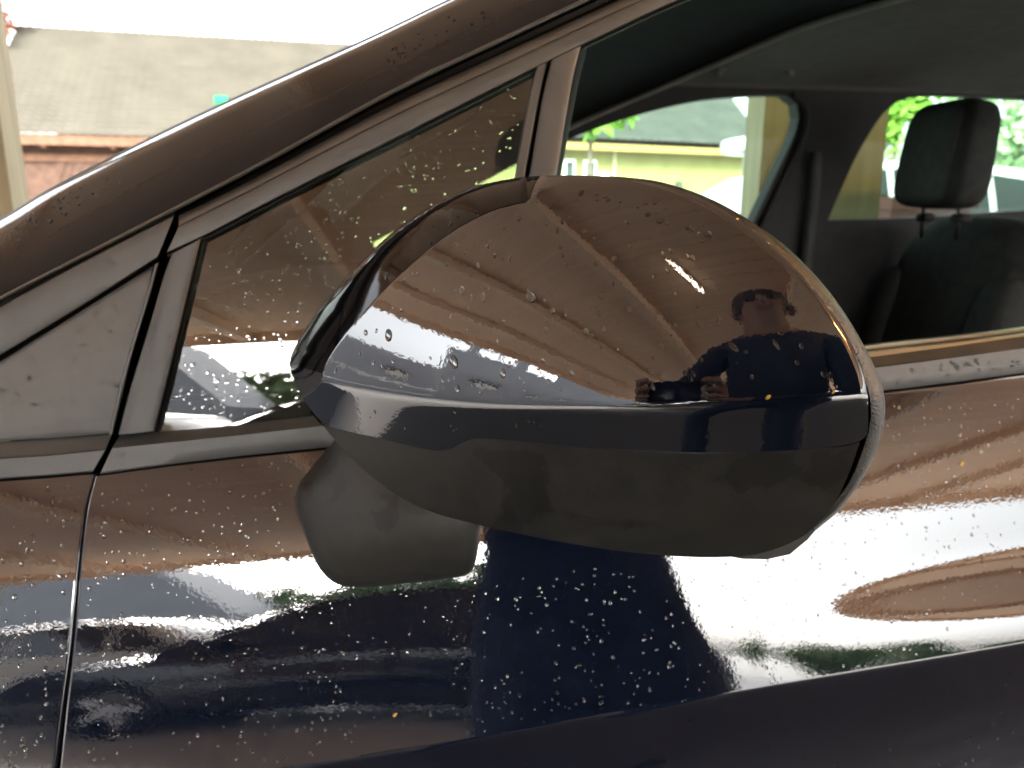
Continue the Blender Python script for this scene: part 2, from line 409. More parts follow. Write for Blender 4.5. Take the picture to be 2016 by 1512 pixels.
# sail panel ahead of the shut line with its own frame band
ribbon('sail_frame', [(-400, 825), (-60, 640), (0, 604), (180, 507), (343, 424)], [(-400, 945), (-60, 740), (0, 700), (160, 603), (309, 508)], flat(.003, .05, .02, .0004), TRIM, n=70)
ribbon('sail_frame_edge', [(-400, 800), (-60, 622), (0, 590), (180, 494), (346, 408)], [(-400, 825), (-60, 640), (0, 604), (180, 507), (343, 424)], [(0, .01), (.3, .003), (.7, .001), (1, .004)], TRIMD, n=70)
ribbon('sail_panel', [(-400, 955), (-60, 748), (0, 712), (160, 612), (302, 523)], [(-400, 905), (-60, 876), (0, 869), (110, 862), (222, 853)], [(0, .012), (0, .003), (.02, .001)] + [(v, .0005) for v in np.linspace(.05, .95, 12)] + [(.98, .001), (1, .003), (1, .012)], SAIL, n=60)
ribbon('sail_seal', [(-400, 940), (-60, 738), (0, 700), (160, 601), (309, 507)], [(-400, 960), (-60, 752), (0, 715), (160, 615), (304, 522)], [(0, .006), (.5, .004), (1, .006)], RUBBER, n=60)
ribbon('sail_edge', [(305, 520), (285, 588), (250, 705), (226, 800), (214, 856)], [(313, 516), (293, 588), (258, 705), (233, 800), (221, 856)], flat(.001, .2, .02), TRIM, n=40)
# belt trims: two facets, brown-lit upper one and lower one, and rubber below
BT_A = [(236, 857), (400, 842), (660, 814), (1000, 781), (1400, 737), (1720, 702), (2016, 662), (2500, 592), (3000, 510)]
BT_M = [(222, 880), (400, 862), (660, 834), (1000, 801), (1400, 758), (1720, 722), (2016, 683), (2500, 614), (3000, 532)]
BT_B = [(197, 933), (400, 906), (660, 879), (1000, 848), (1400, 806), (1740, 769), (2016, 734), (2500, 662), (3000, 580)]
ribbon('belt_trim', BT_A, BT_M, [(0, .03), (0, .006), (.08, .004), (.9, -.0025), (1, -.004), (1, .01)], TRIM, door, n=120)
ribbon('belt_trim', BT_M, BT_B, [(0, .01), (0, -.003), (.05, -.0042), (.5, -.0046), (.93, -.0042), (1, -.003), (1, .012)], TRIM, door, n=120)
ribbon('belt_rubber', [(x-1, y-1) for x, y in BT_B], [(x-3, y+8) for x, y in BT_B], [(0, .004), (.5, .003), (1, .006)], RUBBER, door, n=120)
ribbon('belt_trim', [(-500, 908), (-60, 876), (0, 870), (110, 863), (220, 855)], [(-500, 946), (-60, 908), (0, 902), (110, 894), (208, 884)], [(0, .02), (0, .004), (.08, .003), (.9, -.0025), (1, -.004), (1, .01)], TRIM, fender, n=60)
ribbon('belt_trim', [(-500, 946), (-60, 908), (0, 902), (110, 894), (208, 884)], [(-500, 992), (-60, 950), (0, 943), (100, 936), (182, 929)], [(0, .01), (0, -.003), (.05, -.0042), (.93, -.0042), (1, -.003), (1, .012)], TRIM, fender, n=60)
ribbon('belt_rubber', [(-500, 990), (-60, 949), (0, 942), (100, 935), (182, 928)], [(-500, 1000), (-60, 958), (0, 951), (100, 944), (180, 937)], [(0, .004), (.5, .003), (1, .006)], RUBBER, fender, n=60)
# inner and outer window sill seals of the lowered window
ribbon('sill_seal', [(1010, 757), (1300, 727), (1700, 679), (2016, 643), (2500, 572), (3000, 488)], [(1010, 768), (1300, 738), (1700, 690), (2016, 653), (2500, 583), (3000, 499)], [(0, .09), (.1, .050), (.3, .042), (1, .042), (1, .05)], ALU, door, n=90)
ribbon('sill_seal', [(1010, 771), (1300, 741), (1700, 692), (2016, 655), (2500, 585), (3000, 501)], [(1010, 787), (1300, 752), (1700, 705), (2016, 665), (2500, 596), (3000, 514)], [(0, .03), (.08, .014), (.25, .008), (1, .006), (1, .02)], ALU, door, n=90)
ribbon('sill_slot', [(1010, 764), (1300, 735), (1700, 686), (2016, 649), (2500, 579), (3000, 495)], [(1010, 784), (1300, 755), (1700, 706), (2016, 668), (2500, 598), (3000, 516)], [(0, .055), (1, .05)], GAPM, door, n=90, closed_ends=False)

# ------------------------------------------------------------------ folded side mirror
TOPC = [(569, 716), (577, 690), (597, 655), (625, 617), (660, 577), (700, 533), (750, 485), (800, 444), (850, 410), (900, 384), (950, 364), (1000, 353), (1050, 347), (1120, 345), (1200, 348), (1280, 358), (1360, 381), (1430, 416), (1500, 466), (1560, 522), (1610, 578), (1650, 632), (1680, 685), (1700, 735), (1708, 775), (1710, 790)]
CREC = [(569, 717), (585, 728), (615, 738), (650, 750), (700, 762), (760, 773), (850, 786), (950, 796), (1050, 801), (1200, 804), (1350, 802), (1500, 796), (1620, 788), (1710, 780)]
SEAM = [(569, 718), (578, 745), (592, 776), (612, 806), (640, 836), (680, 848), (730, 859), (790, 873), (850, 886), (885, 884), (912, 871), (940, 863), (1000, 866), (1100, 876), (1250, 886), (1400, 891), (1550, 887), (1640, 879), (1692, 868), (1710, 850)]
BOTC = [(630, 830), (650, 855), (675, 885), (705, 915), (740, 945), (790, 980), (850, 1008), (920, 1028), (1000, 1046), (1100, 1066), (1200, 1082), (1300, 1093), (1400, 1097), (1480, 1092), (1545, 1074), (1595, 1045), (1640, 995), (1670, 935), (1688, 885), (1694, 868)]
topf, cref, seamf, botf = fx(TOPC), fx(CREC), fx(SEAM), fx(BOTC)
DM = .272
MU = .30/FPX
# the open mirror stands out from the door: its outer end is near the camera, its front face turns away to the left
_pxg = np.arange(400, 1900, 1.0)
_pan = np.interp(_pxg, [560, 620, 700, 800, 1000, 1200, 1300, 1450, 1600, 1720], [58, 53, 48, 42, 33, 19, 12, 3, -2, -8])
k2_ = np.exp(-.5*(np.arange(-150, 151)/45.)**2); k2_ /= k2_.sum()
_pan = np.convolve(np.pad(_pan, 150, mode='edge'), k2_, mode='valid')
_B = -np.cumsum(np.tan(np.radians(_pan)))*MU*1.05
_B -= np.interp(1640, _pxg, _B)
_w = np.arange(-.12, .16, .0002)
_th = np.where(_w > 0, 0.0+40.0*np.clip(_w/.088, 0, 1.3)**1.2, -(30.0+36.0*np.clip((-_w-.018)/.05, 0, 1)**1.3))
k_ = np.exp(-.5*(np.arange(-30, 31)*.0002/.0018)**2); k_ /= k_.sum()
_th = np.convolve(np.pad(_th, 30, mode='edge'), k_, mode='valid')
_A = np.cumsum(np.tan(np.radians(_th)))*.0002
_A -= np.interp(0, _w, _A)
TOPP = spline(TOPC, 500)
def dist_top(px, py):
    P = np.stack([px.ravel(), py.ravel()], 1); out = np.empty(len(P)); arg = np.empty(len(P), int)
    for i in range(0, len(P), 2000):
        d = np.linalg.norm(P[i:i+2000, None]-TOPP[None], axis=2); arg[i:i+2000] = d.argmin(1); out[i:i+2000] = d.min(1)
    return out.reshape(px.shape), TOPP[arg][:, 0].reshape(px.shape)
WFX, WFY = [569, 640, 760, 950, 1030, 1066, 1110, 1300, 1500, 1710], [70, 70, 68, 56, 50, 24, 20, 18, 15, 12]
def mdepth(px, py):
    px, py = np.asarray(px, float), np.asarray(py, float)
    w = (cref(px)-py)*MU
    h = np.interp(w, _w, _A)
    h = h + np.interp(px, _pxg, _B)
    d, xt = dist_top(px, py)
    wf = np.interp(xt, WFX, WFY)
    k = np.clip(1-d/wf, 0, 1)
    amt = np.interp(py, [690, 800], [1.0, .35])
    jump = np.interp(xt, [569, 960, 1050, 1120, 1710], [1.3, 1.3, 1.0, .3, .12])
    h = h + wf*MU*(jump*k + .85*(1-np.sqrt(np.maximum(1-k*k, 0.0))))*amt
    return DM + h
def mnormal(px, py, h=1.2):
    def p(a, b): return at_depth(a, b, mdepth(a, b))
    dx = p(px+h, py)-p(px-h, py); dy = p(px, py-h)-p(px, py+h)
    n = np.cross(dx, dy); n /= np.linalg.norm(n, axis=-1, keepdims=True)
    s = np.sum(n*rays(px, py), -1, keepdims=True); return np.where(s > 0, -n, n)
def cosx(a, b, n): return a+(b-a)*.5*(1-np.cos(np.linspace(0, math.pi, n)))
mirror_back = None
def mirror_piece(name, x0, x1, tops, bots, nrows, m, parent, ncol=230, inset_b=0.0, lip=.035):
    xs = cosx(x0, x1, ncol)
    bands = [(tops, bots, nrows)] if not isinstance(nrows, list) else None
    PX, PY = [], []
    if bands is None:
        a = cref
        for v in np.linspace(0, 1, nrows[0]): vv = v; PY.append(tops(xs)+(np.maximum(a(xs), tops(xs))-tops(xs))*vv); PX.append(xs)
        for v in np.linspace(0, 1, nrows[1])[1:]: PY.append(np.maximum(a(xs), tops(xs))+(bots(xs)-np.maximum(a(xs), tops(xs)))*v); PX.append(xs)
    else:
        for v in np.linspace(0, 1, nrows): PY.append(tops(xs)+(bots(xs)-tops(xs))*v); PX.append(xs)
    PX, PY = np.array(PX), np.array(PY)
    t = mdepth(PX, PY)
    if inset_b: t = t+inset_b
    P = at_depth(PX, PY, t); Nn = mnormal(PX, PY)
    nr, nc = PX.shape
    # side walls straight back from the outline
    def back(row, nrm, d1):
        b = row+Fv*d1; out = nrm.copy(); return b, out
    BK = np.array([0, 1.0, 0])
    lp = np.clip(.455-P[0, :, 1:2], .004, lip); lb = np.clip(.455-P[-1, :, 1:2], .004, lip)
    top2 = P[0]+BK*lp*.35; top3 = P[0]+BK*lp
    bot2 = P[-1]+BK*.003; bot3 = P[-1]+BK*lb
    ntop = np.cross(np.gradient(P[0], axis=0), Fv); ntop /= np.linalg.norm(ntop, axis=1, keepdims=True)+1e-9
    ntop = np.where((ntop@Uv)[:, None] < 0, -ntop, ntop)
    nbot = np.cross(np.gradient(P[-1], axis=0), Fv); nbot /= np.linalg.norm(nbot, axis=1, keepdims=True)+1e-9
    nbot = np.where((nbot@Uv)[:, None] > 0, -nbot, nbot)
    V = np.concatenate([top3[None], top2[None], P, P[-1:], bot2[None], bot3[None]])
    NN = np.concatenate([ntop[None], ntop[None], Nn, nbot[None], nbot[None], nbot[None]])
    o = cpart(name, V.reshape(-1, 3), grid_faces(nr+5, nc, flip=True), m, parent, normals=NN.reshape(-1, 3))
    return o
# housing body: the inner shell that carries cap, cover, rim and glass
RIM_I = [(1200, 351), (1290, 364), (1370, 392), (1440, 432), (1510, 486), (1570, 545), (1620, 604), (1660, 664), (1690, 725), (1706, 770), (1711, 810), (1706, 850), (1694, 890), (1672, 945), (1640, 990), (1600, 1035)]
RIM_O = [(1200, 346), (1295, 357), (1382, 384), (1460, 424), (1536, 476), (1600, 536), (1652, 600), (1692, 664), (1722, 722), (1739, 768), (1743, 812), (1735, 860), (1718, 905), (1690, 955), (1655, 1002), (1605, 1045)]

def housing():
    """inner shell that carries cap, cover, rim and glass; runs back from the outline to the hinge beside the door"""
    q = np.vstack([spline(TOPC, 90)[:-1], spline(RIM_O[6:], 40)[:-1], spline([(1600, 1040)]+BOTC[::-1][6:], 60)])
    c = np.array([1080., 730.])
    q = c+(q-c)*np.array([.985, .98])
    t = mdepth(np.clip(q[:, 0], 575, 1704), np.clip(q[:, 1], topf(np.clip(q[:, 0], 575, 1704)), 1095))
    k = np.ones(7)/7; t = np.convolve(np.pad(t, 3, mode='edge'), k, mode='valid')
    p0 = at_depth(q[:, 0], q[:, 1], t+.022); P = []
    for f_ in (0.0, .3, .6, .9, 1.0):
        p = p0.copy(); p[:, 1] += np.clip(.44-p0[:, 1], .002, 1)*f_; P.append(p)
    m = P[-1].mean(0); e = P[-1]; e2 = e+(m-e)*.12; e2[:, 1] += .006; P.append(e2)
    P = np.array(P); nr, nc = P.shape[:2]
    P = np.concatenate([P, P[:, :1]], 1)
    f = grid_faces(nr, nc+1, flip=True)
    f.append(tuple((nr-1)*(nc+1)+i for i in range(nc)))
    o = cpart('side_mirror', P.reshape(-1, 3), f, MATTE, None, sharp=50)
    o['label'] = 'side mirror with glossy navy cap and matt black lower cover'
    rq = spline(RIM_O[5:], 50); tt = mdepth(np.minimum(rq[:, 0], 1700), np.minimum(rq[:, 1], 1040)); tt = np.convolve(np.pad(tt, 3, mode='edge'), k, mode='valid')
    g0 = at_depth(rq[:, 0]-6, rq[:, 1], tt+.05); g1 = g0+np.array([0.004, .11, 0]); G = np.array([g0, g1])
    cpart('mirror_glass', G.reshape(-1, 3), grid_faces(2, 50), mat('mirror glass', (.9, .9, .9), .02, metal=1.0), o, smooth=False)
    return o
mirror = housing()
cap = mirror_piece('mirror_cap', 569.5, 1709, topf, seamf, [120, 36], PAINT_CAP, mirror)
def cap_edge():  # strip laid over the cap paint, imitates dark reflections at its edge
    n = 220; q = spline(TOPC, 900); q = q[q[:, 0] < 1064]; L_ = np.concatenate([[0], np.cumsum(np.linalg.norm(np.diff(q, axis=0), axis=1))])
    u = np.linspace(0, L_[-1], n); q = np.stack([np.interp(u, L_, q[:, 0]), np.interp(u, L_, q[:, 1])], 1)
    tg = np.gradient(q, axis=0); tg /= np.linalg.norm(tg, axis=1, keepdims=True); nm = np.stack([-tg[:, 1], tg[:, 0]], 1)
    wf = np.interp(q[:, 0], WFX, WFY)*np.clip((1062-q[:, 0])/22, .02, 1)
    P, NN = [], []
    for v in np.linspace(0, 1, 26):
        c = q+nm*(wf*v)[:, None]; c[:, 1] = np.minimum(c[:, 1], seamf(c[:, 0])-.5)
        c[:, 0] = np.maximum(c[:, 0], 569.6); P.append(at_depth(c[:, 0], c[:, 1], mdepth(c[:, 0], c[:, 1])-(.0006 if v < .985 else -.0004))); NN.append(mnormal(c[:, 0], c[:, 1]))
    P, NN = np.array(P), np.array(NN)
    return cpart('cap_edge', P.reshape(-1, 3), grid_faces(26, n, flip=True), DARKREFL, mirror, normals=NN.reshape(-1, 3))
cap_edge()
cover_top = fx([(x, y+3) for x, y in SEAM])
cover = mirror_piece('lower_cover', 632, 1693, lambda x: np.minimum(cover_top(x), botf(x)), botf, 60, MATTE, mirror, lip=.03)
def seam_groove():
    q = spline(SEAM[3:-1], 160); P = []
    for dy, dd in ((-2.5, .0015), (0, .004), (1, .005), (4, .0045), (6, .0015)):
        P.append(at_depth(q[:, 0], q[:, 1]+dy, mdepth(q[:, 0], q[:, 1]+dy)+dd))
    P = np.array(P); return cpart('seam_gap', P.reshape(-1, 3), grid_faces(5, 160, flip=True), GAPM, mirror)
seam_groove()
# grained rim on the trailing edge
def rim():
    a, b = spline(RIM_I, 140), spline(RIM_O, 140)
    P = []
    for v, d in ((0, .030), (0, .010), (.04, .0075), (.12, .0065), (.3, .0066), (.5, .0072), (.7, .0084), (.85, .0105), (.95, .015), (1.0, .023), (.97, .05), (.9, .06)):
        q = a+(b-a)*v; t0 = mdepth(np.minimum(a[:, 0], 1706), a[:, 1])
        k = np.ones(9)/9; t0 = np.convolve(np.pad(t0, 4, mode='edge'), k, mode='valid')
        P.append(at_depth(q[:, 0], q[:, 1], t0+d))
    P = np.array(P)
    return cpart('mirror_rim', P.reshape(-1, 3), grid_faces(P.shape[0], P.shape[1], flip=True), TEXT, mirror, sharp=60)
rim()
# lower inner piece peeping out under the cover
pc = np.array([(1440, 1096), (1462, 1100), (1510, 1101), (1555, 1091), (1590, 1062), (1612, 1036), (1600, 1000), (1500, 1040)], float)
pf = at_depth(pc[:, 0], pc[:, 1], mdepth(np.clip(pc[:, 0], 1450, 1600), np.full(len(pc), 1040.))+.022); pb = pf+np.array([0, .03, 0])
nn = len(pc)
cpart('lower_lens', np.vstack([pf, pb]), [tuple(range(nn))]+[(i, i+nn, (i+1) % nn+nn, (i+1) % nn) for i in range(nn)], MATTE, mirror, sharp=60)
# foot on the door
FOOT = [(700, 850), (662, 880), (640, 908), (604, 943), (585, 965), (582, 1000), (600, 1052), (622, 1108), (645, 1138), (672, 1153), (712, 1156), (800, 1148), (890, 1138), (922, 1130), (936, 1108), (943, 1070), (951, 1030), (1010, 1010), (1010, 930), (860, 850), (780, 830)]
def foot():
    o = spline(FOOT+[FOOT[0]], 150)[:-1]; c = np.array([800., 1010.])
    n = len(o); P = []
    def tf(x, y, k):
        base = .396 + .046*np.clip((880-x)/300, 0, 1)**2 + .016*np.clip((y-1000)/150, 0, 1)**2 + .018*np.clip((1080-y)/230, 0, 1)**2
        return base + .010*(1-np.sqrt(np.maximum(1-k*k, 0)))
    for r in (0.0, .15, .3, .45, .6, .72, .8, .86, .91, .95, .98, 1.0):
        q = c+(o-c)*r; k = np.full(n, max(0, (r-.86)/.14)); P.append(at_depth(q[:, 0], q[:, 1], tf(q[:, 0], q[:, 1], k)))
    e = P[-1]
    P.append(e+np.array([0, .02, 0])); P.append(e+np.array([0, .12, 0]))
    P = np.array(P); P = np.concatenate([P, P[:, :1]], 1)
    return cpart('mirror_foot', P.reshape(-1, 3), grid_faces(P.shape[0], n+1, flip=False), MATTE, mirror, sharp=70)
foot()

# ------------------------------------------------------------------ cabin
YF = 2.02
def panel_holes(name, outer, holes, Y, th, m, parent=None):
    loops = [outer]+holes
    P3 = [[Vector((p[0], 0, p[1])) for p in lp] for lp in loops]
    P2 = [[Vector((p[0], p[1], 0)) for p in lp] for lp in loops]
    tri = tessellate_polygon(P2); flatp = [p for lp in P3 for p in lp]; n = len(flatp)
    vs = [(p.x, Y, p.z) for p in flatp]+[(p.x, Y+th, p.z) for p in flatp]
    fs = [tuple(t) for t in tri]+[tuple(i+n for i in t)[::-1] for t in tri]
    k = 0
    for lp in loops:
        for i in range(len(lp)):
            a, b = k+i, k+(i+1) % len(lp); fs.append((a, b, b+n, a+n))
        k += len(lp)
    return cpart(name, vs, fs, m, parent, smooth=False)
def farpx(pts, n=40, close=True):
    q = spline(pts+[pts[0]], n+1)[:-1] if close else np.array(pts, float)
    P = on_y(q[:, 0], q[:, 1], YF); return [(p[0], p[2]) for p in P]
W1 = [(735, 478), (800, 443), (900, 388), (1000, 332), (1100, 282), (1250, 228), (1380, 197), (1480, 188), (1545, 187), (1566, 200), (1573, 224), (1562, 270), (1524, 350), (1482, 440), (1462, 488), (1440, 505), (1200, 520), (900, 520), (760, 512)]
W2 = [(1630, 434), (1654, 378), (1684, 312), (1716, 256), (1744, 218), (1778, 196), (1830, 187), (1920, 189), (2040, 195), (2200, 205), (2330, 232), (2420, 330), (2440, 385), (2300, 396), (2016, 414), (1800, 428)]
h1, h2 = farpx(W1, 70), farpx(W2, 70)
far = panel_holes('far_side_trim', [(-.9, .35), (3.4, .35), (3.4, 1.40), (2.4, 1.585), (1.0, 1.585), (.45, 1.52), (-.35, 1.22), (-.9, 1.08)], [h1, h2], YF, .045, CABIN)
def pane(name, lp, m, parent):
    n = len(lp); return cpart(name, [(p[0], YF+.032, p[1]) for p in lp], [tuple(range(n))], m, parent, smooth=False)
pane('window_pane', h1, GLASSF, far); pane('window_pane', h2, GLASSF, far)
# weather strip round the far front window and the belt webbing on the pillar
def tube_px(name, pts, depthY, rad, m, parent, n=60):
    q = spline(pts, n); P = on_y(q[:, 0], q[:, 1], depthY); mb = MB().tube([tuple(p) for p in P], rad, 8)
    return cpart(name, mb.v, mb.f, m, parent)
tube_px('window_seal', [(1560, 186), (1583, 206), (1588, 240), (1572, 292), (1534, 372), (1492, 464)], YF-.01, .009, CABIN, far)
tube_px('seat_belt', [(1606, 300), (1602, 380), (1592, 470), (1584, 560)], YF-.03, .016, SEATL, far)
# headliner: rises from the far rail, and the visor band in front of it
def sheet(name, grid, m, parent=None, th=.02):
    P = np.array(grid, float); nr, nc = P.shape[:2]; Q = P+np.array([0, 0, th])
    V = np.concatenate([P.reshape(-1, 3), Q.reshape(-1, 3)]); f = grid_faces(nr, nc)+grid_faces(nr, nc, True, nr*nc)
    b = nr*nc
    for j in range(nc-1): f += [(j, j+1, b+j+1, b+j), ((nr-1)*nc+j, b+(nr-1)*nc+j, b+(nr-1)*nc+j+1, (nr-1)*nc+j+1)]
    return cpart(name, V, f, m, parent)
xs = np.linspace(-.1, 3.4, 40); ys = np.linspace(.60, YF+.01, 30)
def roofz(x, y):
    s = (y-1.31)/.71
    base = 1.545-.045*s**4
    return base - .42*np.clip((.42-x)/.6, 0, 1)**1.35 - .02*np.clip(x-2, 0, 2)
sheet('headliner', [[(x, y, roofz(x, y)) for x in xs] for y in ys], HEADL)
sheet('roof', [[(x, y, roofz(x, y)+.028) for x in xs] for y in np.linspace(.74, YF+.06, 30)], PAINT)
LN = spline([(1108, 254), (1200, 212), (1350, 148), (1500, 82), (1600, 42), (1740, 0), (1900, -40)], 40)
def on_liner(px, py, off):
    r = rays(px, py); out = []
    for k in range(len(px)):
        t = np.linspace(.7, 2.6, 1500); P = CAM+r[k]*t[:, None]
        d = P[:, 2]-(roofz(P[:, 0], P[:, 1])-off); m = np.argmax((d > 0) & (P[:, 1] > .62)); out.append(P[m])
    return np.array(out)
VL = on_y(LN[:, 0], LN[:, 1], np.linspace(1.90, .97, 40))
def visor():
    P = np.array([VL+np.array(o_) for o_ in ((-.30, -.02, .05), (-.12, -.01, .030), (-.02, 0, .014), (0, 0, .004), (.004, 0, .0), (.02, 0, .05), (.03, 0, .14))])
    return cpart('sun_visor', P.reshape(-1, 3), grid_faces(P.shape[0], P.shape[1], flip=True), CABIN, None)
vis = visor()
p = VL+np.array([.003, 0, -.003])
mb = MB().tube([tuple(a) for a in p], .006, 8); cpart('visor_edge', mb.v, mb.f, mat('pale seam', (.6,.58,.52), .6), vis)
gh = on_y(np.array([1412, 1420, 1445, 1485, 1530, 1552, 1556]), np.array([150, 132, 124, 121, 124, 134, 150]), 1.90)
mb = MB().tube([tuple(a) for a in gh], .011, 8); cpart('grab_handle', mb.v, mb.f, HEADL)
# floor pan, dashboard, rear bulkhead
MBB = MB().box((-.35, .52, .30), (3.4, YF, .36)); cpart('cabin_floor', MBB.v, MBB.f, CABIN, smooth=False)
dq = []
for y in np.linspace(.60, YF-.005, 12):
    s = (y-1.3)/.7; dq.append([(-.36-.12*(1-s*s), y, 1.02), (-.2, y, 1.055), (.0, y, 1.06), (.12, y, 1.03), (.17, y, .95), (.16, y, .80), (.05, y, .45)])
sheet('dashboard', dq, CABIN, th=.004)
MBB = MB().box((3.38, .6, .36), (3.42, YF, 1.0)); cpart('rear_bulkhead', MBB.v, MBB.f, CABIN, smooth=False)
inn = ribbon('door_card', [(1010, 790), (1400, 745), (1720, 705), (2016, 668), (3000, 520)], [(1010, 1300), (1400, 1300), (1720, 1300), (2016, 1300), (3000, 1200)], [(0, .06), (.5, .12), (1, .14)], CABIN, door, closed_ends=False)
wsp = []
for y in np.linspace(.64, YF-.03, 16):
    s = (y-1.31)/.68; cx = -.13*(1-s*s)
    wsp.append([(-.34+cx+.78*k, y, 1.10+.41*k-.012) for k in np.linspace(0, 1, 10)])
sheet('windscreen', wsp, GLASSC, th=.005)

def superblock(cx, cy, cz, a, b, c, e1=.45, e2=.5, nu=28, nv=18, rot=None, taper=0.0, bulge=None):
    """rounded block (superellipsoid) with optional taper in z"""
    vs, fs = [], []
    sp = lambda t, e: math.copysign(abs(t)**e, t)
    for i in range(nv+1):
        ph = -math.pi/2+math.pi*i/nv
        for j in range(nu):
            th = 2*math.pi*j/nu
            x = a*sp(math.cos(ph), e1)*sp(math.cos(th), e2); y = b*sp(math.cos(ph), e1)*sp(math.sin(th), e2); z = c*sp(math.sin(ph), e1)
            k = 1+taper*z/c; x *= k; y *= k
            v = Vector((x, y, z))
            if rot is not None: v = rot @ v
            vs.append((v.x+cx, v.y+cy, v.z+cz))
    for i in range(nv):
        for j in range(nu):
            fs.append((i*nu+j, i*nu+(j+1) % nu, (i+1)*nu+(j+1) % nu, (i+1)*nu+j))
    return vs, fs
# passenger seat : head restraint by its photo position
HC = at_depth(np.array([1853.]), np.array([303.]), np.array([1.86]))[0]
tilt = Matrix.Rotation(R_(12), 3, 'Y')
v, f = superblock(HC[0]+.10, HC[1], HC[2]-.455, .105, .25, .31, .5, .6, rot=tilt, taper=-.10)
v = [(x, y-0.0, z) for x, y, z in v]
seat = cpart('front_seat', v, f, SEATM)
seat['label'] = 'dark fabric front passenger seat'
v, f = superblock(HC[0]-.18, HC[1], HC[2]-.80, .28, .25, .09, .4, .45); cpart('seat_cushion', v, f, SEATM, seat)
for s in (-1, 1):
    v, f = superblock(HC[0]+.05, HC[1]+s*.185, HC[2]-.50, .075, .06, .22, .5, .6, rot=tilt); cpart('side_bolster', v, f, SEATM, seat)
v, f = superblock(HC[0]+.012, HC[1], HC[2]-.004, .050, .124, .124, .42, .42, taper=-.05, rot=Matrix.Rotation(R_(6), 3, 'Y')); cpart('headrest', v, f, SEATM, seat)
v, f = superblock(HC[0]-.008, HC[1], HC[2]-.006, 0.036, .092, .108, .3, .3, rot=Matrix.Rotation(R_(6), 3, 'Y')); cpart('headrest_front', v, f, SEATL, seat)
for s in (-1, 1):
    mb = MB().tube([(HC[0]+.02, HC[1]+s*.062, HC[2]-.20), (HC[0]+.015, HC[1]+s*.062, HC[2]-.10)], .005, 10); cpart('headrest_post', mb.v, mb.f, POSTM, seat)
    v, f = superblock(HC[0]+.025, HC[1]+s*.062, HC[2]-.150, .020, .022, .012, .6, .8); cpart('post_collar', v, f, CABIN, seat)

hq = []
for y in np.linspace(.62, YF-.05, 14):
    s_ = (y-1.31)/.70; hq.append([(x, y, 1.03-.05*s_**4-.16*((-.35-x)/1.2)**2) for x in np.linspace(-.35, -1.5, 14)])
sheet('bonnet', hq, PAINT, th=-.02)

# ------------------------------------------------------------------ carport over the car
WOODC = noisy(mat('ceiling boards', (.72,.48,.31), .6), 3.0, (.66,.43,.27), (.78,.54,.36), bump=.15, bscale=40, stretch=(.4, 9, 9))
WOODB = noisy(mat('beam wood', (.76,.54,.36), .6), 4.0, (.71,.49,.32), (.81,.59,.41), bump=.15, bscale=40, stretch=(.5, 8, 8))
WOODP = noisy(mat('post wood', (.42,.36,.22), .7), 4.0, (.36,.31,.19), (.48,.42,.27), bump=.2, bscale=40, stretch=(8, 8, .6))
CX0, CX1, CY0, CY1, CZ = -4.6, 6.5, -6.0, 3.3, 2.62
carport = tag(empty('carport', (2, -1.3, 0)), 'open wooden carport roof on tan posts standing over the navy car', 'carport')
def cp(mb, name, m): 
    mb.v = [(x-2, y+1.3, z) for x, y, z in mb.v]; return mb.build(name, m, carport)
npl = 66; wpl = (CY1-CY0)/npl
for i in range(npl):
    y = CY0+i*wpl; dz = random.uniform(0, .003)
    cp(MB().box((CX0, y+.0012, CZ+dz), (CX1, y+wpl-.0012, CZ+.025+dz)), 'plank', WOODC)
cp(MB().box((CX0, CY0, CZ+.04), (CX1, CY1, CZ+.10)), 'roof_deck', mat('roof felt', (.08,.08,.08), .9))
for x in (-3.3, -2.0, -.7, .6, 1.9, 3.2, 4.5, 5.8):
    cp(MB().box((x-.06, CY0+.02, CZ-.13), (x+.06, CY1-.02, CZ-.004)), 'beam', WOODB)
for y in (CY0-.05, CY1): cp(MB().box((CX0-.05, y, CZ-.16), (CX1+.05, y+.05, CZ+.14)), 'fascia', WOODB)
for x in (CX0-.05, CX1): cp(MB().box((x, CY0+.002, CZ-.16), (x+.05, CY1-.002, CZ+.14)), 'fascia', WOODB)
def post(px0, px1, Y, w=None):
    a = on_y(np.array([px0]), np.array([300.]), Y)[0][0]; b = on_y(np.array([px1]), np.array([300.]), Y)[0][0]
    cp(MB().box((a, Y, 0), (b, Y+(b-a)*.9, CZ-.2)), 'post', WOODP)
post(-90, 10, 3.0)
post(1499, 1576, 3.0)
post(1640, 1742, 2.9)
cp(MB().box((CX0+.2, -5.7, 0), (CX0+.36, -5.54, CZ-.2)), 'post', WOODP)
cp(MB().box((6.1, -5.7, 0), (6.26, -5.54, CZ-.2)), 'post', WOODP)

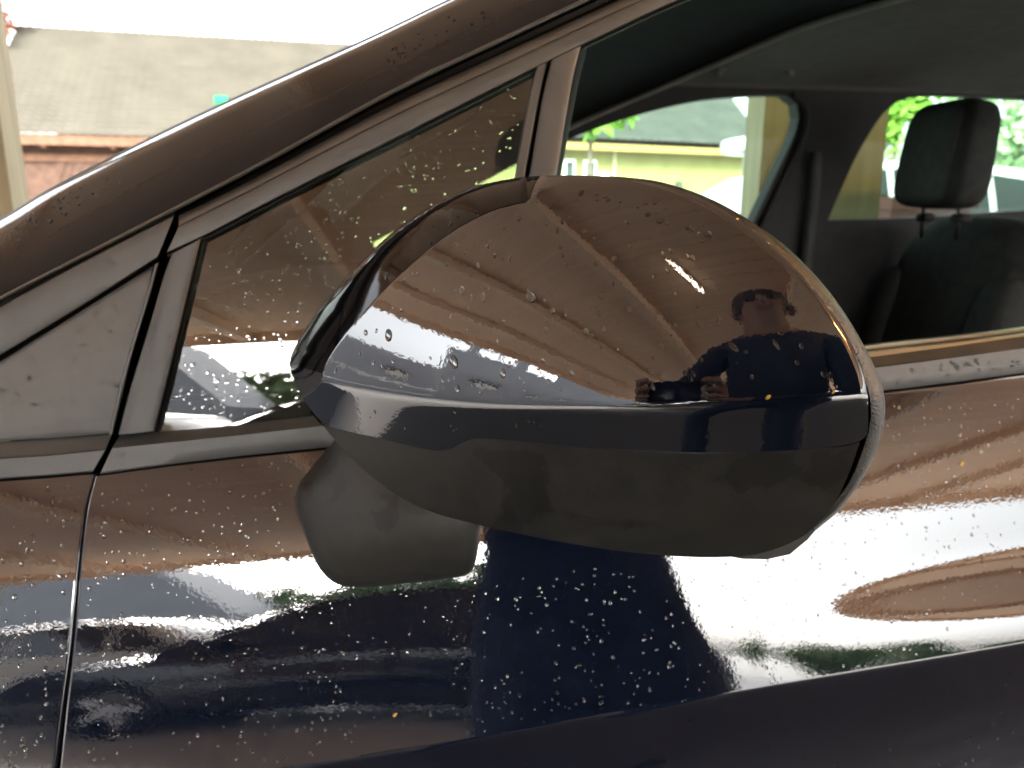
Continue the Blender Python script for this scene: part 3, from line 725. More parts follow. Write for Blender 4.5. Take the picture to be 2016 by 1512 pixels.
def led(name, col, st):
    m = mat(name, (.8, .8, .8), .4); b = m.node_tree.nodes['Principled BSDF']
    b.inputs['Emission Color'].default_value = (*col, 1); b.inputs['Emission Strength'].default_value = st; return m
LED1, RIM_LED = led('lit tube cool', (1, .93, .82), 2.6), led('rim glow tube', (1, .52, .14), 26.0)  # the warm tube is an added lamp, there to make the mirror rim glow
for (xa, ya, xb, yb2), lb in (((-.19, -.18, -.07, -.66), 'thin lit tube lamp on the carport ceiling right above the mirror'), ((2.0, -.52, 3.1, -.36), 'added warm tube lamp on the carport ceiling that makes the mirror rim glow')):
    lc = np.array([(xa+xb)/2, (ya+yb2)/2, CZ-.03]); lr = tag(empty('tube_lamp', tuple(lc)), lb, 'lamp', 'tube lamps on the carport ceiling')
    MB().tube([(xa-lc[0], ya-lc[1], 0), (xb-lc[0], yb2-lc[1], 0)]  , .005 if xa < 0 else .024, 10).build('tube', LED1 if xa < 0 else RIM_LED, lr, True, 60)
    dd = np.array([xb-xa, yb2-ya]); dd = dd/np.linalg.norm(dd); nx, ny = -dd[1]*.018, dd[0]*.018
    q = [(xa-lc[0]+nx, ya-lc[1]+ny), (xb-lc[0]+nx, yb2-lc[1]+ny), (xb-lc[0]-nx, yb2-lc[1]-ny), (xa-lc[0]-nx, ya-lc[1]-ny)]
    MB().add([(x, y, .010) for x, y in q]+[(x, y, .026) for x, y in q], [(0,1,2,3),(7,6,5,4),(0,4,5,1),(1,5,6,2),(2,6,7,3),(3,7,4,0)]).build('housing', WOODB, lr)

# ------------------------------------------------------------------ ground
GR = noisy(mat('wet paving', (.42,.41,.40), .5), 1.2, (.38,.37,.36), (.47,.46,.44), bump=.2, bscale=60, rough=(.35,.7))
SHADEF = noisy(mat('painted ground shade', (.03,.03,.029), .6, spec=.25), 3, (.024,.024,.023), (.040,.040,.038), bump=.4, bscale=300, rough=(.45,.7))  # dark colour stands in for shade on the ground around the car
tag(link_mesh('ground_shade', [(-2.2, -2.2, .004), (5.5, -2.2, .004), (5.5, 3.0, .004), (-2.2, 3.0, .004)], [(0, 1, 2, 3)], SHADEF, smooth=False), 'painted ground shade under the carport', kind='structure')  # added sheet that puts the shade near the car into the ground colour
gnd = link_mesh('ground', [(-250, -250, 0), (250, -250, 0), (250, 250, 0), (-250, 250, 0)], [(0, 1, 2, 3)], GR, smooth=False)
tag(gnd, 'grey paved yard', kind='structure')

# ------------------------------------------------------------------ house on the left
TILE = noisy(mat('weathered roof tiles', (.13,.124,.105), .75, spec=0.04), 1.5, (.118,.112,.094), (.145,.137,.115), bump=.1, bscale=50)
TILE2 = noisy(mat('grey roof tiles', (.14,.143,.137), .75, spec=0.04), 1.5, (.10,.102,.098), (.13,.132,.126), bump=.1, bscale=50)
BROWN = noisy(mat('brown boards', (.075,.040,.028), .65, spec=0.04), 6, (.05,.031,.023), (.08,.05,.037), bump=.1, bscale=30)
BROWN2 = noisy(mat('brown fascia', (.11,.06,.038), .6, spec=0.04), 6, (.09,.05,.032), (.13,.075,.05))
PALEP = mat('pale pink render', (.16,.11,.09), .8, spec=.05)
YELL = noisy(mat('yellow render', (.30,.265,.085), .85, spec=0.04), 2, (.20,.18,.08), (.232,.212,.096), bump=.1, bscale=90)
WHITE = mat('white paint', (.75,.75,.73), .5)
GREENP = mat('green plastic', (.02,.20,.075), .6, spec=.05)
PANE = mat('dark pane', (.05,.06,.06), .05, ior=1.6)
def tiled_roof(name, E0, E1, K0, K1, rows, cols, m, parent, inv):
    """stepped courses of half-round tiles on the quad eave E0-E1 / ridge K0-K1"""
    E0, E1, K0, K1 = map(lambda a: np.array(a, float), (E0, E1, K0, K1))
    nrm = np.cross(E1-E0, K0-E0); nrm /= np.linalg.norm(nrm)
    if nrm[2] < 0: nrm = -nrm
    V, F = [], []
    for r in range(rows):
        for a, h in ((r/rows, .12), ((r+1)/rows, .0)):
            p0 = E0+(K0-E0)*a; p1 = E1+(K1-E1)*a
            for c in range(cols*2+1):
                u = c/(cols*2); V.append(p0+(p1-p0)*u+nrm*(h+(.028 if c % 2 else 0)))
        b = r*2*(cols*2+1); n = cols*2+1
        for c in range(n-1): F.append((b+c, b+c+1, b+n+c+1, b+n+c))
        if r:
            pb = b-n
            for c in range(n-1): F.append((pb+c, pb+c+1, b+c+1, b+c))
    return link_mesh(name, np.array(V)-inv, F, m, parent, smooth=False)
eL = on_z(np.array([-160., 300.]), np.array([266., 277.]), 2.75)
A0, A1 = eL[0], eL[1]; ed = (A1-A0)/np.linalg.norm(A1-A0); A1 = A0+ed*15
bk = np.array([-ed[1], ed[0], 0]); bk = bk if bk[1] > 0 else -bk
rr = rays(np.array([38.]), np.array([52.]))[0]
# ridge 4.2 m behind the eave: where the photo ray meets that vertical plane
tt = ((A0+bk*4.2-CAM)@bk)/(rr@bk); K0 = CAM+rr*tt
rr2 = rays(np.array([700.]), np.array([88.]))[0]; K1d = CAM+rr2*(((A0+bk*4.2-CAM)@bk)/(rr2@bk))
K1 = K0+(K1d-K0)/np.linalg.norm(K1d-K0)*13
c0 = np.array([A0[0]+ed[0]*6, A0[1]+ed[1]*6+3, 0])
houseL = tag(empty('house', tuple(c0)), 'brown wooden house with pale grey tiled roof and a green box on it', 'house', None)
rl = rays(np.array([3.]), np.array([128.]))[0]
vg = CAM+rl*(((A0+bk*2.6-CAM)@bk)/(rl@bk))
E0 = K0+(vg-K0)*(((A0-K0)@bk)/((vg-K0)@bk)); E0[2] = A0[2]
rt = tiled_roof('roof', E0, A1, K0, K1, 25, 60, TILE, houseL, c0)
def hp(mb, name, m, par=houseL, c=c0):
    mb.v = [tuple(np.array(v)-c) for v in mb.v]; return mb.build(name, m, par)
def obox(o, a, b, z0, z1, d0, d1):
    """box along the eave direction: a..b metres from A0, d0..d1 back from the eave"""
    P = [o+ed*x+bk*y for x, y in ((a, d0), (b, d0), (b, d1), (a, d1))]
    vs = [(p[0], p[1], z0) for p in P]+[(p[0], p[1], z1) for p in P]
    return MB().add(vs, [(3,2,1,0),(4,5,6,7),(0,1,5,4),(1,2,6,5),(2,3,7,6),(3,0,4,7)])
hp(obox(A0, 0.2, 14.9, 0, 2.70, .62, 7.5), 'wall', BROWN)
hp(obox(A0, -.4, 15, 2.60, 2.84, -.02, .05), 'fascia', BROWN2)
for i in range(9):
    hp(obox(A0, .9+i*1.5, 1.02+i*1.5, 2.54, 2.66, .06, .60), 'rafter', BROWN2)
hp(obox(A0, -.3, 15, 2.665, 2.69, .06, .60), 'soffit', BROWN2)
# back slope and gable ends
Kb0, Kb1 = K0+bk*4.2, K1+bk*4.2; Kb0[2] = Kb1[2] = A0[2]
hp(MB().add([K0, K1, Kb1, Kb0, K0-[0,0,.06], K1-[0,0,.06], Kb1-[0,0,.06], Kb0-[0,0,.06]], [(0,1,2,3),(4,5,6,7)[::-1],(0,3,7,4),(1,5,6,2)]), 'roof_back', TILE)
# boarded garage door with diagonal boards, its frame
gx0, gx1 = 1.75, 4.4
for i in range(14):
    a0 = gx0+i*.19
    P = [A0+ed*(a0)+bk*.6, A0+ed*(a0+.175)+bk*.6]
    sh = ed*.9
    q = [P[0], P[1], P[1]+sh, P[0]+sh]
    vs = [(p[0], p[1], z) for p, z in zip(q, (0.05, 0.05, 2.25, 2.25))]+[(p[0]-bk[0]*.03, p[1]-bk[1]*.03, z) for p, z in zip(q, (0.05, 0.05, 2.25, 2.25))]
    hp(MB().add(vs, [(0,1,2,3),(7,6,5,4),(0,4,5,1),(1,5,6,2),(2,6,7,3),(3,7,4,0)]), 'plank', BROWN)
hp(obox(A0, 1.55, 5.4, 2.25, 2.42, .52, .60), 'door_lintel', BROWN2)
hp(obox(A0, 1.45, 1.72, 0, 2.42, .45, .615), 'corner_post', PALEP)
hp(obox(A0, 1.05, 1.25, 0, 2.5, .40, .615), 'corner_post', PALEP)
mb = MB().tube([K0+(K1-K0)*.10, K0+(K1-K0)*.10+[0, 0, 1.0]], .035, 8); hp(mb, 'antenna', mat('antenna rust', (.45,.25,.15), .6))
def roof_pt(px, py):
    nrm = np.cross(A1-E0, K0-E0); r = rays(np.array([px]), np.array([py]))[0]; return CAM+r*(((E0-CAM)@nrm)/(r@nrm))
g = roof_pt(436., 206.)
up = (K0-A0); up = up-ed*(up@ed); up /= np.linalg.norm(up)
nr_ = np.cross(ed, up)
nr_ = nr_ if nr_[2] > 0 else -nr_
w_ = .17
vs = [g+ed*sx*w_+up*sy*w_+nr_*sz for sz in (.02, .16) for sx, sy in ((-1,-1),(1,-1),(1,1),(-1,1))]
gb = MB().add(vs, [(3,2,1,0),(4,5,6,7),(0,1,5,4),(1,2,6,5),(2,3,7,6),(3,0,4,7)]); hp(gb, 'roof_hatch', GREENP)

# ------------------------------------------------------------------ yellow house seen through the passenger window
e2 = on_z(np.array([1245., 1470.]), np.array([284., 294.]), 2.75)
B0, B1 = e2; ed2 = (B1-B0)/np.linalg.norm(B1-B0); bk2 = np.array([-ed2[1], ed2[0], 0]); bk2 = bk2 if bk2[1] > 0 else -bk2
lenB = np.linalg.norm(B1-B0)
rq = rays(np.array([1511.]), np.array([297.]))[0]; tq = (B0-CAM)@bk2/(rq@bk2)
Pq = CAM+rq*tq
BL, BR = B0-ed2*9, B0+ed2*(((Pq-B0)@ed2)); BR[2] = BL[2] = 2.75
rk = rays(np.array([1435.]), np.array([192.]))[0]; dk = 3.4
tk = ((B0+bk2*dk-CAM)@bk2)/(rk@bk2); KR = CAM+rk*tk
if KR[2] < 4.0: KR[2] = 4.0
KL = KR-ed2*11
c1 = np.array([B0[0], B0[1]+2, 0])
houseR = tag(empty('house', tuple(c1)), 'pale yellow rendered house with grey tiled hip roof behind the white car', 'house')
tiled_roof('roof', BL, BR, KL, KR, 17, 50, TILE2, houseR, c1)
hpR = lambda mb, n, m, par=houseR: hp(mb, n, m, par, c1)
Kb = KR+bk2*3.4; Kb[2] = 2.75
hpR(MB().add([BR, BR+bk2*6.8, KR], [(0,1,2)]), 'roof_hip', TILE2)
hpR(MB().add([KL, KR, BR+bk2*6.8, BL+bk2*6.8], [(0,1,2,3)]), 'roof_back', TILE2)
def obox2(a, b, z0, z1, d0, d1):
    P = [B0+ed2*x+bk2*y for x, y in ((a, d0), (b, d0), (b, d1), (a, d1))]
    vs = [(p[0], p[1], z0) for p in P]+[(p[0], p[1], z1) for p in P]
    return MB().add(vs, [(3,2,1,0),(4,5,6,7),(0,1,5,4),(1,2,6,5),(2,3,7,6),(3,0,4,7)])
wR = (BR-B0)@ed2
hpR(obox2(-8.6, wR-.4, 0, 2.70, .55, 6.2), 'wall', YELL)
hpR(obox2(-9, wR, 2.57, 2.73, -.04, .06), 'fascia', mat('ochre fascia', (.30,.20,.06), .6))
hpR(obox2(-9, wR, 2.64, 2.67, .07, .54), 'soffit', mat('ochre soffit', (.34,.25,.09), .7))
def wall_x(px):
    r = rays(np.array([px]), np.array([330.]))[0]; o = B0+bk2*.55; t = (o-CAM)@bk2/(r@bk2); return (CAM+r*t-B0)@ed2
for a, b in ((1112, 1126), (1152, 1168)):
    xa, xb = wall_x(a), wall_x(b)
    fr = hpR(obox2(xa-.06, xb+.06, 1.50, 2.35, .49, .545), 'window', WHITE)
    mbp = obox2(xa, xb, 1.56, 2.29, .475, .488); mbp.v = [tuple(np.array(v)-c1) for v in mbp.v]; mbp.build('pane', PANE, fr)
xa, xb = wall_x(1178), wall_x(1196); hpR(obox2(xa, xb, .02, 2.05, .49, .545), 'door', mat('pale door', (.72,.66,.58), .5))
xa = wall_x(1335); hpR(obox2(xa-.09, xa+.09, 1.55, 1.85, .42, .545), 'wall_lamp', mat('dark lamp', (.06,.06,.05), .5))
hpR(obox2(wall_x(1208)-.02, wall_x(1208)+.03, 0, 2.62, .49, .545), 'downpipe', mat('pale pipe', (.5,.48,.3), .5))

# ------------------------------------------------------------------ generic parked cars
RUBT = noisy(mat('tyre rubber', (.02,.02,.02), .8), 20, (.017,.017,.017), (.026,.026,.026))
RIMM = mat('wheel rim', (.5,.5,.52), .3, metal=.9)
DARKG = mat('car glass', (.02,.028,.028), .02, ior=1.9)
PALEG = glass('pale car glass', (.10,.17,.14), 1.6)
LAMP = mat('lamp lens', (.75,.75,.72), .08); TAIL = mat('tail lens', (.45,.02,.02), .1)
def make_car(loc, rz, paint, label, group=None, Lc=4.3, H=1.5, Wd=1.8, gmat=DARKG, wagon=False):
    root = tag(empty('parked_car', loc, rz), label, 'car', group)
    hw = Wd/2
    # nose at -x. stations: x, bottom, belt, half width
    st = [(-.5, .38, .62, .60), (-.485, .26, .70, .78), (-.44, .20, .76, .90), (-.36, .18, .84, .97), (-.25, .18, .91, 1), (-.1, .18, .95, 1), (.1, .18, .97, 1), (.3, .18, .99, 1), (.42, .20, 1.0, .97), (.47, .25, .98, .91), (.495, .34, .90, .80), (.5, .42, .80, .66)]
    V, F = [], []; zs = H/1.5
    for x, b, t, w in st:
        y = hw*w
        sec = [(0, b), (y*.8, b), (y*.97, b+.08), (y, b+.22), (y, (b+t)/2), (y*.985, t-.16), (y*.95, t-.03), (y*.86, t), (0, t+.02)]
        ring = [(x*Lc, yy, zz*zs) for yy, zz in sec]+[(x*Lc, -yy, zz*zs) for yy, zz in sec[-2:0:-1]]
        V += ring
    n = 16
    for i in range(len(st)-1):
        for k in range(n): F.append((i*n+k, i*n+(k+1) % n, (i+1)*n+(k+1) % n, (i+1)*n+k))
    F += [tuple(range(n))[::-1], tuple(range((len(st)-1)*n, len(st)*n))]
    body = link_mesh('body', V, F, paint, root, sharp=35)
    # greenhouse
    back = .47 if wagon else .40
    gs = [(-.27, .93, .0), (-.20, 1.10, .45), (-.12, 1.30, .8), (-.06, 1.42, .95), (0, 1.47, 1), (.12, 1.5, 1), (.25, 1.48, 1), (back-.10, 1.43, .95), (back-.03, 1.25, .7), (back+.02, .99, 0)]
    V, F = [], []
    def ghw(z): return hw*(.93-.20*(z-.93)/.57)
    for x, z, k in gs:
        z0 = .90; y0, y1 = ghw(.93), ghw(z)
        sec = [(y0, z0), (ghw(z0+(z-z0)*.5), z0+(z-z0)*.5), (y1, z-.05*k), (y1*.9, z), (0, z+.015*k)]
        V += [(x*Lc, yy, zz*zs) for yy, zz in sec]+[(x*Lc, -yy, zz*zs) for yy, zz in sec[-2::-1]]
    n = 9
    for i in range(len(gs)-1):
        for k in range(n-1): F.append((i*n+k, i*n+k+1, (i+1)*n+k+1, (i+1)*n+k))
    link_mesh('roof', V, F, paint, root, sharp=35)
    def sidewin(poly, s):
        vs = []
        for x, z in poly: vs.append((x*Lc, s*(ghw(z)+.008), z*zs))
        n_ = len(vs); vs += [(x, y-s*.02, z) for x, y, z in vs]
        fs = [tuple(range(n_)) if s > 0 else tuple(range(n_))[::-1]]+[(i, (i+1) % n_, (i+1) % n_+n_, i+n_) for i in range(n_)]
        link_mesh('window', vs, fs, gmat, root, smooth=False)
    for s in (1, -1):
        sidewin([(-.215, .985), (-.11, 1.27), (-.06, 1.385), (.06, 1.43), (.06, 1.0)], s)
        sidewin([(.075, 1.0), (.075, 1.432), (.20, 1.43), (.255, 1.405), (.255, 1.01)], s)
        sidewin([(.27, 1.012), (.27, 1.395), (back-.10, 1.34), (back-.04, 1.12), (back-.02, 1.03)], s)
    for (xa, za, xb, zb_, nm) in ((-.262, .96, -.085, 1.385, 'windscreen'), (back+.01, 1.03, back-.085, 1.40, 'rear_window')):
        o = -.02 if xa < 0 else .02
        vs = [(xa*Lc+o, -ghw(za)*.9, za*zs), (xa*Lc+o, ghw(za)*.9, za*zs), (xb*Lc+o, ghw(zb_)*.86, zb_*zs+.01), (xb*Lc+o, -ghw(zb_)*.86, zb_*zs+.01)]
        vs += [(x-o, y, z-.02) for x, y, z in vs]
        link_mesh(nm, vs, [(0,1,2,3),(4,7,6,5),(0,4,5,1),(1,5,6,2),(2,6,7,3),(3,7,4,0)], gmat, root, smooth=False)
    wme = hme = None
    for x in (-.305, .30):
        for s in (1, -1):
            c = Vector((x*Lc, s*(hw-.10), .32))
            mb = MB(); ring = [(.21,-.1),(.29,-.1),(.32,-.07),(.32,.07),(.29,.1),(.21,.1)]; K = 20
            for r, y in ring: mb.v += [(r*math.cos(2*math.pi*k/K), y, r*math.sin(2*math.pi*k/K)) for k in range(K)]
            for i in range(len(ring)-1):
                for k in range(K): mb.f.append((i*K+k, i*K+(k+1) % K, (i+1)*K+(k+1) % K, (i+1)*K+k))
            w = mb.build('wheel', RUBT, root, True, 40); w.location = c
            m2 = MB().tube([(0, -.085, 0), (0, .085, 0)], .06, 12)
            for k in range(5):
                a = 2*math.pi*k/5; rot = Matrix.Rotation(a, 3, 'Y'); m2.box((.04, .03, -.03), (.215, .085, .03), rot); m2.box((.04, -.085, -.03), (.215, -.03, .03), rot)
            m2.build('rim', RIMM, w)
    for s in (1, -1):
        v, f = superblock(-.465*Lc, s*hw*.62, .66*zs, .10, .17, .065, .6, .7); link_mesh('headlight', v, f, LAMP, root)
        v, f = superblock(.482*Lc, s*hw*.66, .84*zs, .05, .14, .08, .6, .7); link_mesh('tail_light', v, f, TAIL, root)
        v, f = superblock(-.17*Lc, s*(hw+.07), 1.02*zs, .05, .09, .06, .6, .7); link_mesh('wing_mirror', v, f, paint, root)
    link_mesh('number_plate', *(lambda m: (m.v, m.f))(MB().box((-.503*Lc, -.26, .40*zs), (-.497*Lc, .26, .51*zs))), WHITE, root, smooth=False)
    return root
WPAINT = mat('white car paint', (.72,.73,.72), .08, coat=.5)
DPAINT = mat('dark car paint', (.012,.014,.02), .05, ior=1.7)
cw = on_z(np.array([1352.]), np.array([418.]), 1.12)[0]
r0 = rays(np.array([1440.]), np.array([306.]))[0]; Yw = 5.3
zw = CAM[2]+r0[2]/r0[1]*Yw; xw = r0[0]/r0[1]*Yw
make_car((xw+1.1, Yw+.9, 0), 0.0, WPAINT, 'white parked car with pale windows seen through the passenger window', Lc=4.4, H=zw*1.0, gmat=PALEG, wagon=True)
# white roof box on it
v, f = superblock(xw+.55, Yw+.5, zw+.10, .35, .3, .07, .5, .6)
tag(link_mesh('roof_box', v, f, WPAINT), 'white roof box on the white parked car', 'roof box')
make_car((-.75, -4.6, 0), 0.0, DPAINT, 'dark parked car mirrored in the navy door', Lc=4.5, H=1.48)
make_car((-3.6, -5.6, 0), R_(8), WPAINT, 'white parked car mirrored far left in the fender', Lc=4.2, H=1.45)
# dark red bin between post and seat
rb = on_y(np.array([1735., 1890.]), np.array([388., 388.]), 4.1)
bx0, bx1, bz = rb[0][0], rb[1][0], rb[0][2]
binr = tag(empty('bin', ((bx0+bx1)/2, 4.3, 0)), 'dark red bin behind the tan post, below the headrest', 'bin')
REDM = mat('dark red plastic', (.14,.03,.025), .45)
hwb = (bx1-bx0)/2
MB().add([(-hwb*.85,-.25,0),(hwb*.85,-.25,0),(hwb*.85,.25,0),(-hwb*.85,.25,0),(-hwb,-.3,bz-.07),(hwb,-.3,bz-.07),(hwb,.3,bz-.07),(-hwb,.3,bz-.07)], [(3,2,1,0),(4,5,6,7),(0,1,5,4),(1,2,6,5),(2,3,7,6),(3,0,4,7)]).build('bin_body', REDM, binr)
MB().box((-hwb-.02, -.33, bz-.068), (hwb+.02, .33, bz)).build('lid', REDM, binr)

# ------------------------------------------------------------------ trees
def leaf_mat(n, c0, c1):
    m = noisy(mat(n, c0, .6, spec=.3), 1.2, c0, c1); b = m.node_tree.nodes['Principled BSDF']
    b.inputs['Transmission Weight'].default_value = 0.0
    return m
LEAF = leaf_mat('leaf green', (.06,.10,.035), (.13,.19,.07)); LIME = leaf_mat('leaf lime', (.09,.19,.02), (.16,.31,.04)); REDL = leaf_mat('leaf russet', (.25,.08,.04), (.35,.14,.06))
BARK = noisy(mat('bark', (.10,.075,.055), .9), 12, (.08,.06,.045), (.14,.11,.085), bump=.4, bscale=40)
def crown_mesh(rad, n, leaf, seed, clumps=26):
    r = np.random.default_rng(seed); V, F = [], []
    cs = r.normal(size=(clumps, 3)); cs /= np.linalg.norm(cs, axis=1, keepdims=True); cs *= (r.random((clumps, 1))**.5)*np.array([rad[0], rad[1], rad[2]])*.8
    for i in range(n):
        c = cs[r.integers(clumps)]; p = c+r.normal(size=3)*np.array(rad)*.16
        a = r.normal(size=3); a /= np.linalg.norm(a); b = np.cross(a, r.normal(size=3)); b /= np.linalg.norm(b)+1e-9
        s = leaf*(.6+.8*r.random()); k = len(V)
        V += [p-a*s, p+b*s*.45, p+a*s, p-b*s*.45]; F.append((k, k+1, k+2, k+3))
    return V, F, cs
def tree(loc, h, rad, label, m, group=None, n=2600, leaf=.16, seed=1, name='tree', cat='tree', tr=.12):
    root = tag(empty(name, loc), label, cat, group); cz = h-rad[2]*.9
    V, F, cs = crown_mesh(rad, n, leaf, seed); V = [v+np.array([0, 0, cz]) for v in V]
    link_mesh('crown', V, F, m, root, smooth=False)
    mb = MB().tube([(0, 0, 0), (.03*h*.3, .02, cz*.5), (0, 0, cz), (0, 0, cz+rad[2]*.5)], [tr, tr*.8, tr*.55, tr*.15], 8)
    for c in cs[::3]: mb.tube([(0, 0, cz-rad[2]*.4), (c[0]*.5, c[1]*.5, cz+c[2]*.5-.1), (c[0], c[1], cz+c[2])], [tr*.4, tr*.25, tr*.06], 6, False)
    mb.build('trunk', BARK, root, True, 50)
    return root
TD = ['broad', 'rounded', 'tall', 'bushy', 'spreading', 'dense', 'loose', 'low', 'wide', 'full', 'ragged', 'shady']
for i, (x, y, h) in enumerate([(-1.5, -15, 3.6), (1.0, -16, 3.9), (9.2, -22.5, 2.2), (12.2, -23, 2.3), (15.4, -23, 2.1), (-3.4, -17, 3.3), (.2, -15.5, 3.2), (2.6, -18, 3.1), (-6.0, -21, 4.2), (19.5, -24, 2.2)]):
    tree((x, y, 0), h, (1.9, 1.5, 1.6), TD[i]+' green tree beyond the yard, mirrored in the wet door', LEAF, 'trees along the yard edge', seed=20+i)
p = on_y(np.array([1162.]), np.array([255.]), 7.5)[0]
tree((p[0], p[1], 0), p[2]+.62, (.42, .5, .42), 'slim lime green tree in front of the yellow house', LIME, n=900, leaf=.07, seed=3, tr=.035)
p = on_y(np.array([1768.]), np.array([230.]), 8.6)[0]
tree((p[0], p[1], 0), p[2]+1.0, (.28, .5, .8), 'narrow lime green tree beside the tan post, behind the headrest', LIME, n=1200, leaf=.07, seed=4, tr=.04)
LEAFP = leaf_mat('leaf pale', (.13,.21,.10), (.26,.38,.20))
p = on_y(np.array([2000.]), np.array([250.]), 13.0)[0]
tree((p[0]+.6, p[1], 0), p[2]+1.3, (2.1, 1.4, 1.7), 'grey green tree above the white car, right of the headrest', LEAFP, n=1900, leaf=.13, seed=5)
p = on_y(np.array([-78.]), np.array([52.]), 24.0)[0]
tree((p[0], p[1], 0), p[2]+1.2, (1.25, 1.2, 1.5), 'russet tree whose twigs show left of the tiled roof ridge', REDL, n=1500, leaf=.16, seed=6)

hr_ = np.random.default_rng(55); V, F = [], []
for i in range(5200):
    p_ = np.array([hr_.uniform(-4.6, 3.4), hr_.normal(0, .28), 0]); hh = 2.0+.22*math.sin(p_[0]*2.1)+.12*math.sin(p_[0]*5.3); p_[2] = hh*hr_.random()**.6
    a = hr_.normal(size=3); a /= np.linalg.norm(a); b = np.cross(a, hr_.normal(size=3)); b /= np.linalg.norm(b)+1e-9; s_ = .13*(.6+.8*hr_.random()); k = len(V)
    V += [p_-a*s_, p_+b*s_*.5, p_+a*s_, p_-b*s_*.5]; F.append((k, k+1, k+2, k+3))
hedge = tag(empty('hedge', (0, -14, 0)), 'clipped green hedge along the yard behind the dark parked car', 'hedge')
link_mesh('foliage', V, F, LEAF, hedge, smooth=False)
mb = MB()
for i in range(9): mb.tube([(-4.2+i*.9, 0, 0), (-4.2+i*.9, .05, 1.3)], [.05, .03], 6)
mb.build('stems', BARK, hedge)

# ------------------------------------------------------------------ grey building across the yard (mirrored in the paint)
GREYW = noisy(mat('blue grey cladding', (.27,.285,.31), .6), 2, (.25,.265,.29), (.295,.31,.335))
gb_c = np.array([-10, -13.0, 0])
greyb = tag(empty('building', tuple(gb_c)), 'blue grey clad building with a gable end and white window strips', 'building')
def gpart(mb, n, m, par=greyb):
    mb.v = [tuple(np.array(v)-gb_c) for v in mb.v]; return mb.build(n, m, par)
GY = -11.5
prof = [(-18, 0), (-3.9, 0), (-3.9, 1.9), (-5.7, 4.2), (-18, 4.2)]
vs = [(x, GY, z) for x, z in prof]+[(x, GY-4, z) for x, z in prof]
gpart(MB().add(vs, [(0,1,2,3,4)[::-1], (5,6,7,8,9)]+[(i, (i+1) % 5, (i+1) % 5+5, i+5) for i in range(5)]), 'wall', GREYW)
for x, z in ((-6.6, 1.5), (-9.2, 1.45), (-12.6, 1.5)):
    gpart(MB().box((x-.35, GY+.004, z), (x+.35, GY+.05, z+.35)), 'window', WHITE)
    gpart(MB().box((x-.42, GY+.055, z+.35), (x+.42, GY+.12, z+.42)), 'window_hood', mat('dark hood', (.03,.03,.035), .6))
# grey clad end wall in front of the car, with a clerestory slot under the carport roof
ew_c = np.array([-6.8, -3.0, 0])
endw = tag(empty('end_wall', tuple(ew_c)), 'blue grey clad end wall in front of the car, mirrored in the cap', 'wall')
def wpart(mb, n, m, par=endw):
    mb.v = [tuple(np.array(v)-ew_c) for v in mb.v]; return mb.build(n, m, par)
WX = -6.8
zp = [0, .70, 1.40, 2.10, 2.80]
for k in range(4):
    wpart(MB().box((WX-.12, -8.2, zp[k]+.004), (WX+.003*(k % 2), .22, zp[k+1])), 'panel', GREYW)
for a, b in ((-8.2, -2.75), (-2.2, -2.14), (-1.55, -1.2), (-.76, -.72), (-.30, -.10)):
    wpart(MB().box((WX-.11, a, 2.801), (WX-.01, b, 3.2)), 'pier', GREYW)
for k in range(3): wpart(MB().box((WX-.12, .225, zp[k]+.004), (WX+.003*(k % 2), 3.1, zp[k+1]-.03)), 'panel', GREYW)
for y, z, w_ in ((.9, 1.55, .18), (-.6, 1.85, .24), (-1.9, 1.82, .2), (-3.2, 1.85, .24), (-4.8, 1.8, .24)):
    wpart(MB().box((WX+.005, y-w_, z), (WX+.03, y+w_, z+.12)), 'vent_window', WHITE)
    wpart(MB().box((WX+.005, y-w_-.05, z+.125), (WX+.09, y+w_+.05, z+.16)), 'vent_hood', mat('dark hood', (.03,.03,.035), .6))

# ------------------------------------------------------------------ photographer, seen only in the reflections
def skin_body(name, joints, edges, mats_fn, mats, parent, sub=1):
    me = bpy.data.meshes.new(name); me.from_pydata([j[0] for j in joints], edges, []); me.update()
    o = bpy.data.objects.new(name, me); COL.objects.link(o)
    o.modifiers.new('skin', 'SKIN'); sk = me.skin_vertices[0].data
    for i, j in enumerate(joints): sk[i].radius = (j[1], j[1] if len(j) < 3 else j[2]); sk[i].use_root = (i == 0)
    s = o.modifiers.new('sub', 'SUBSURF'); s.levels = s.render_levels = sub
    bpy.context.view_layer.update()
    m2 = bpy.data.meshes.new_from_object(o.evaluated_get(bpy.context.evaluated_depsgraph_get()))
    o.modifiers.clear(); o.data = m2; bpy.data.meshes.remove(me)
    for m in mats: m2.materials.append(m)
    for p_ in m2.polygons: p_.material_index = mats_fn(p_.center); p_.use_smooth = True
    o.parent = parent; return o
SKINM = mat('skin', (.30,.17,.115), .55); JEANS = noisy(mat('dark jeans', (.03,.04,.07), .85), 25, (.02,.028,.052), (.05,.06,.095)); SHIRT = noisy(mat('navy jumper', (.015,.02,.04), .9), 60, (.012,.016,.03), (.02,.027,.05)); HAIR = mat('brown hair', (.04,.025,.015), .6); SHOE = mat('dark shoe', (.02,.02,.02), .6)
PX_, PY_ = .21, -.23
person = tag(empty('person', (PX_, PY_, 0)), 'person in dark jumper and jeans taking the photo, mirrored in the door', 'person')
hl = Vector(tuple(CAM - Fv*.03 - Rv*.085)) - Vector((PX_, PY_, 0)); hr = Vector(tuple(CAM - Fv*.03 + Rv*.085)) - Vector((PX_, PY_, 0))
J = [((0, -.02, .96), .15, .11), ((0, -.02, 1.12), .145, .10), ((0, -.03, 1.32), .165, .11), ((0, -.03, 1.46), .09, .08), ((0, -.01, 1.53), .055, .055), ((0, .02, 1.62), .078, .095), ((0, .03, 1.71), .068, .085)]
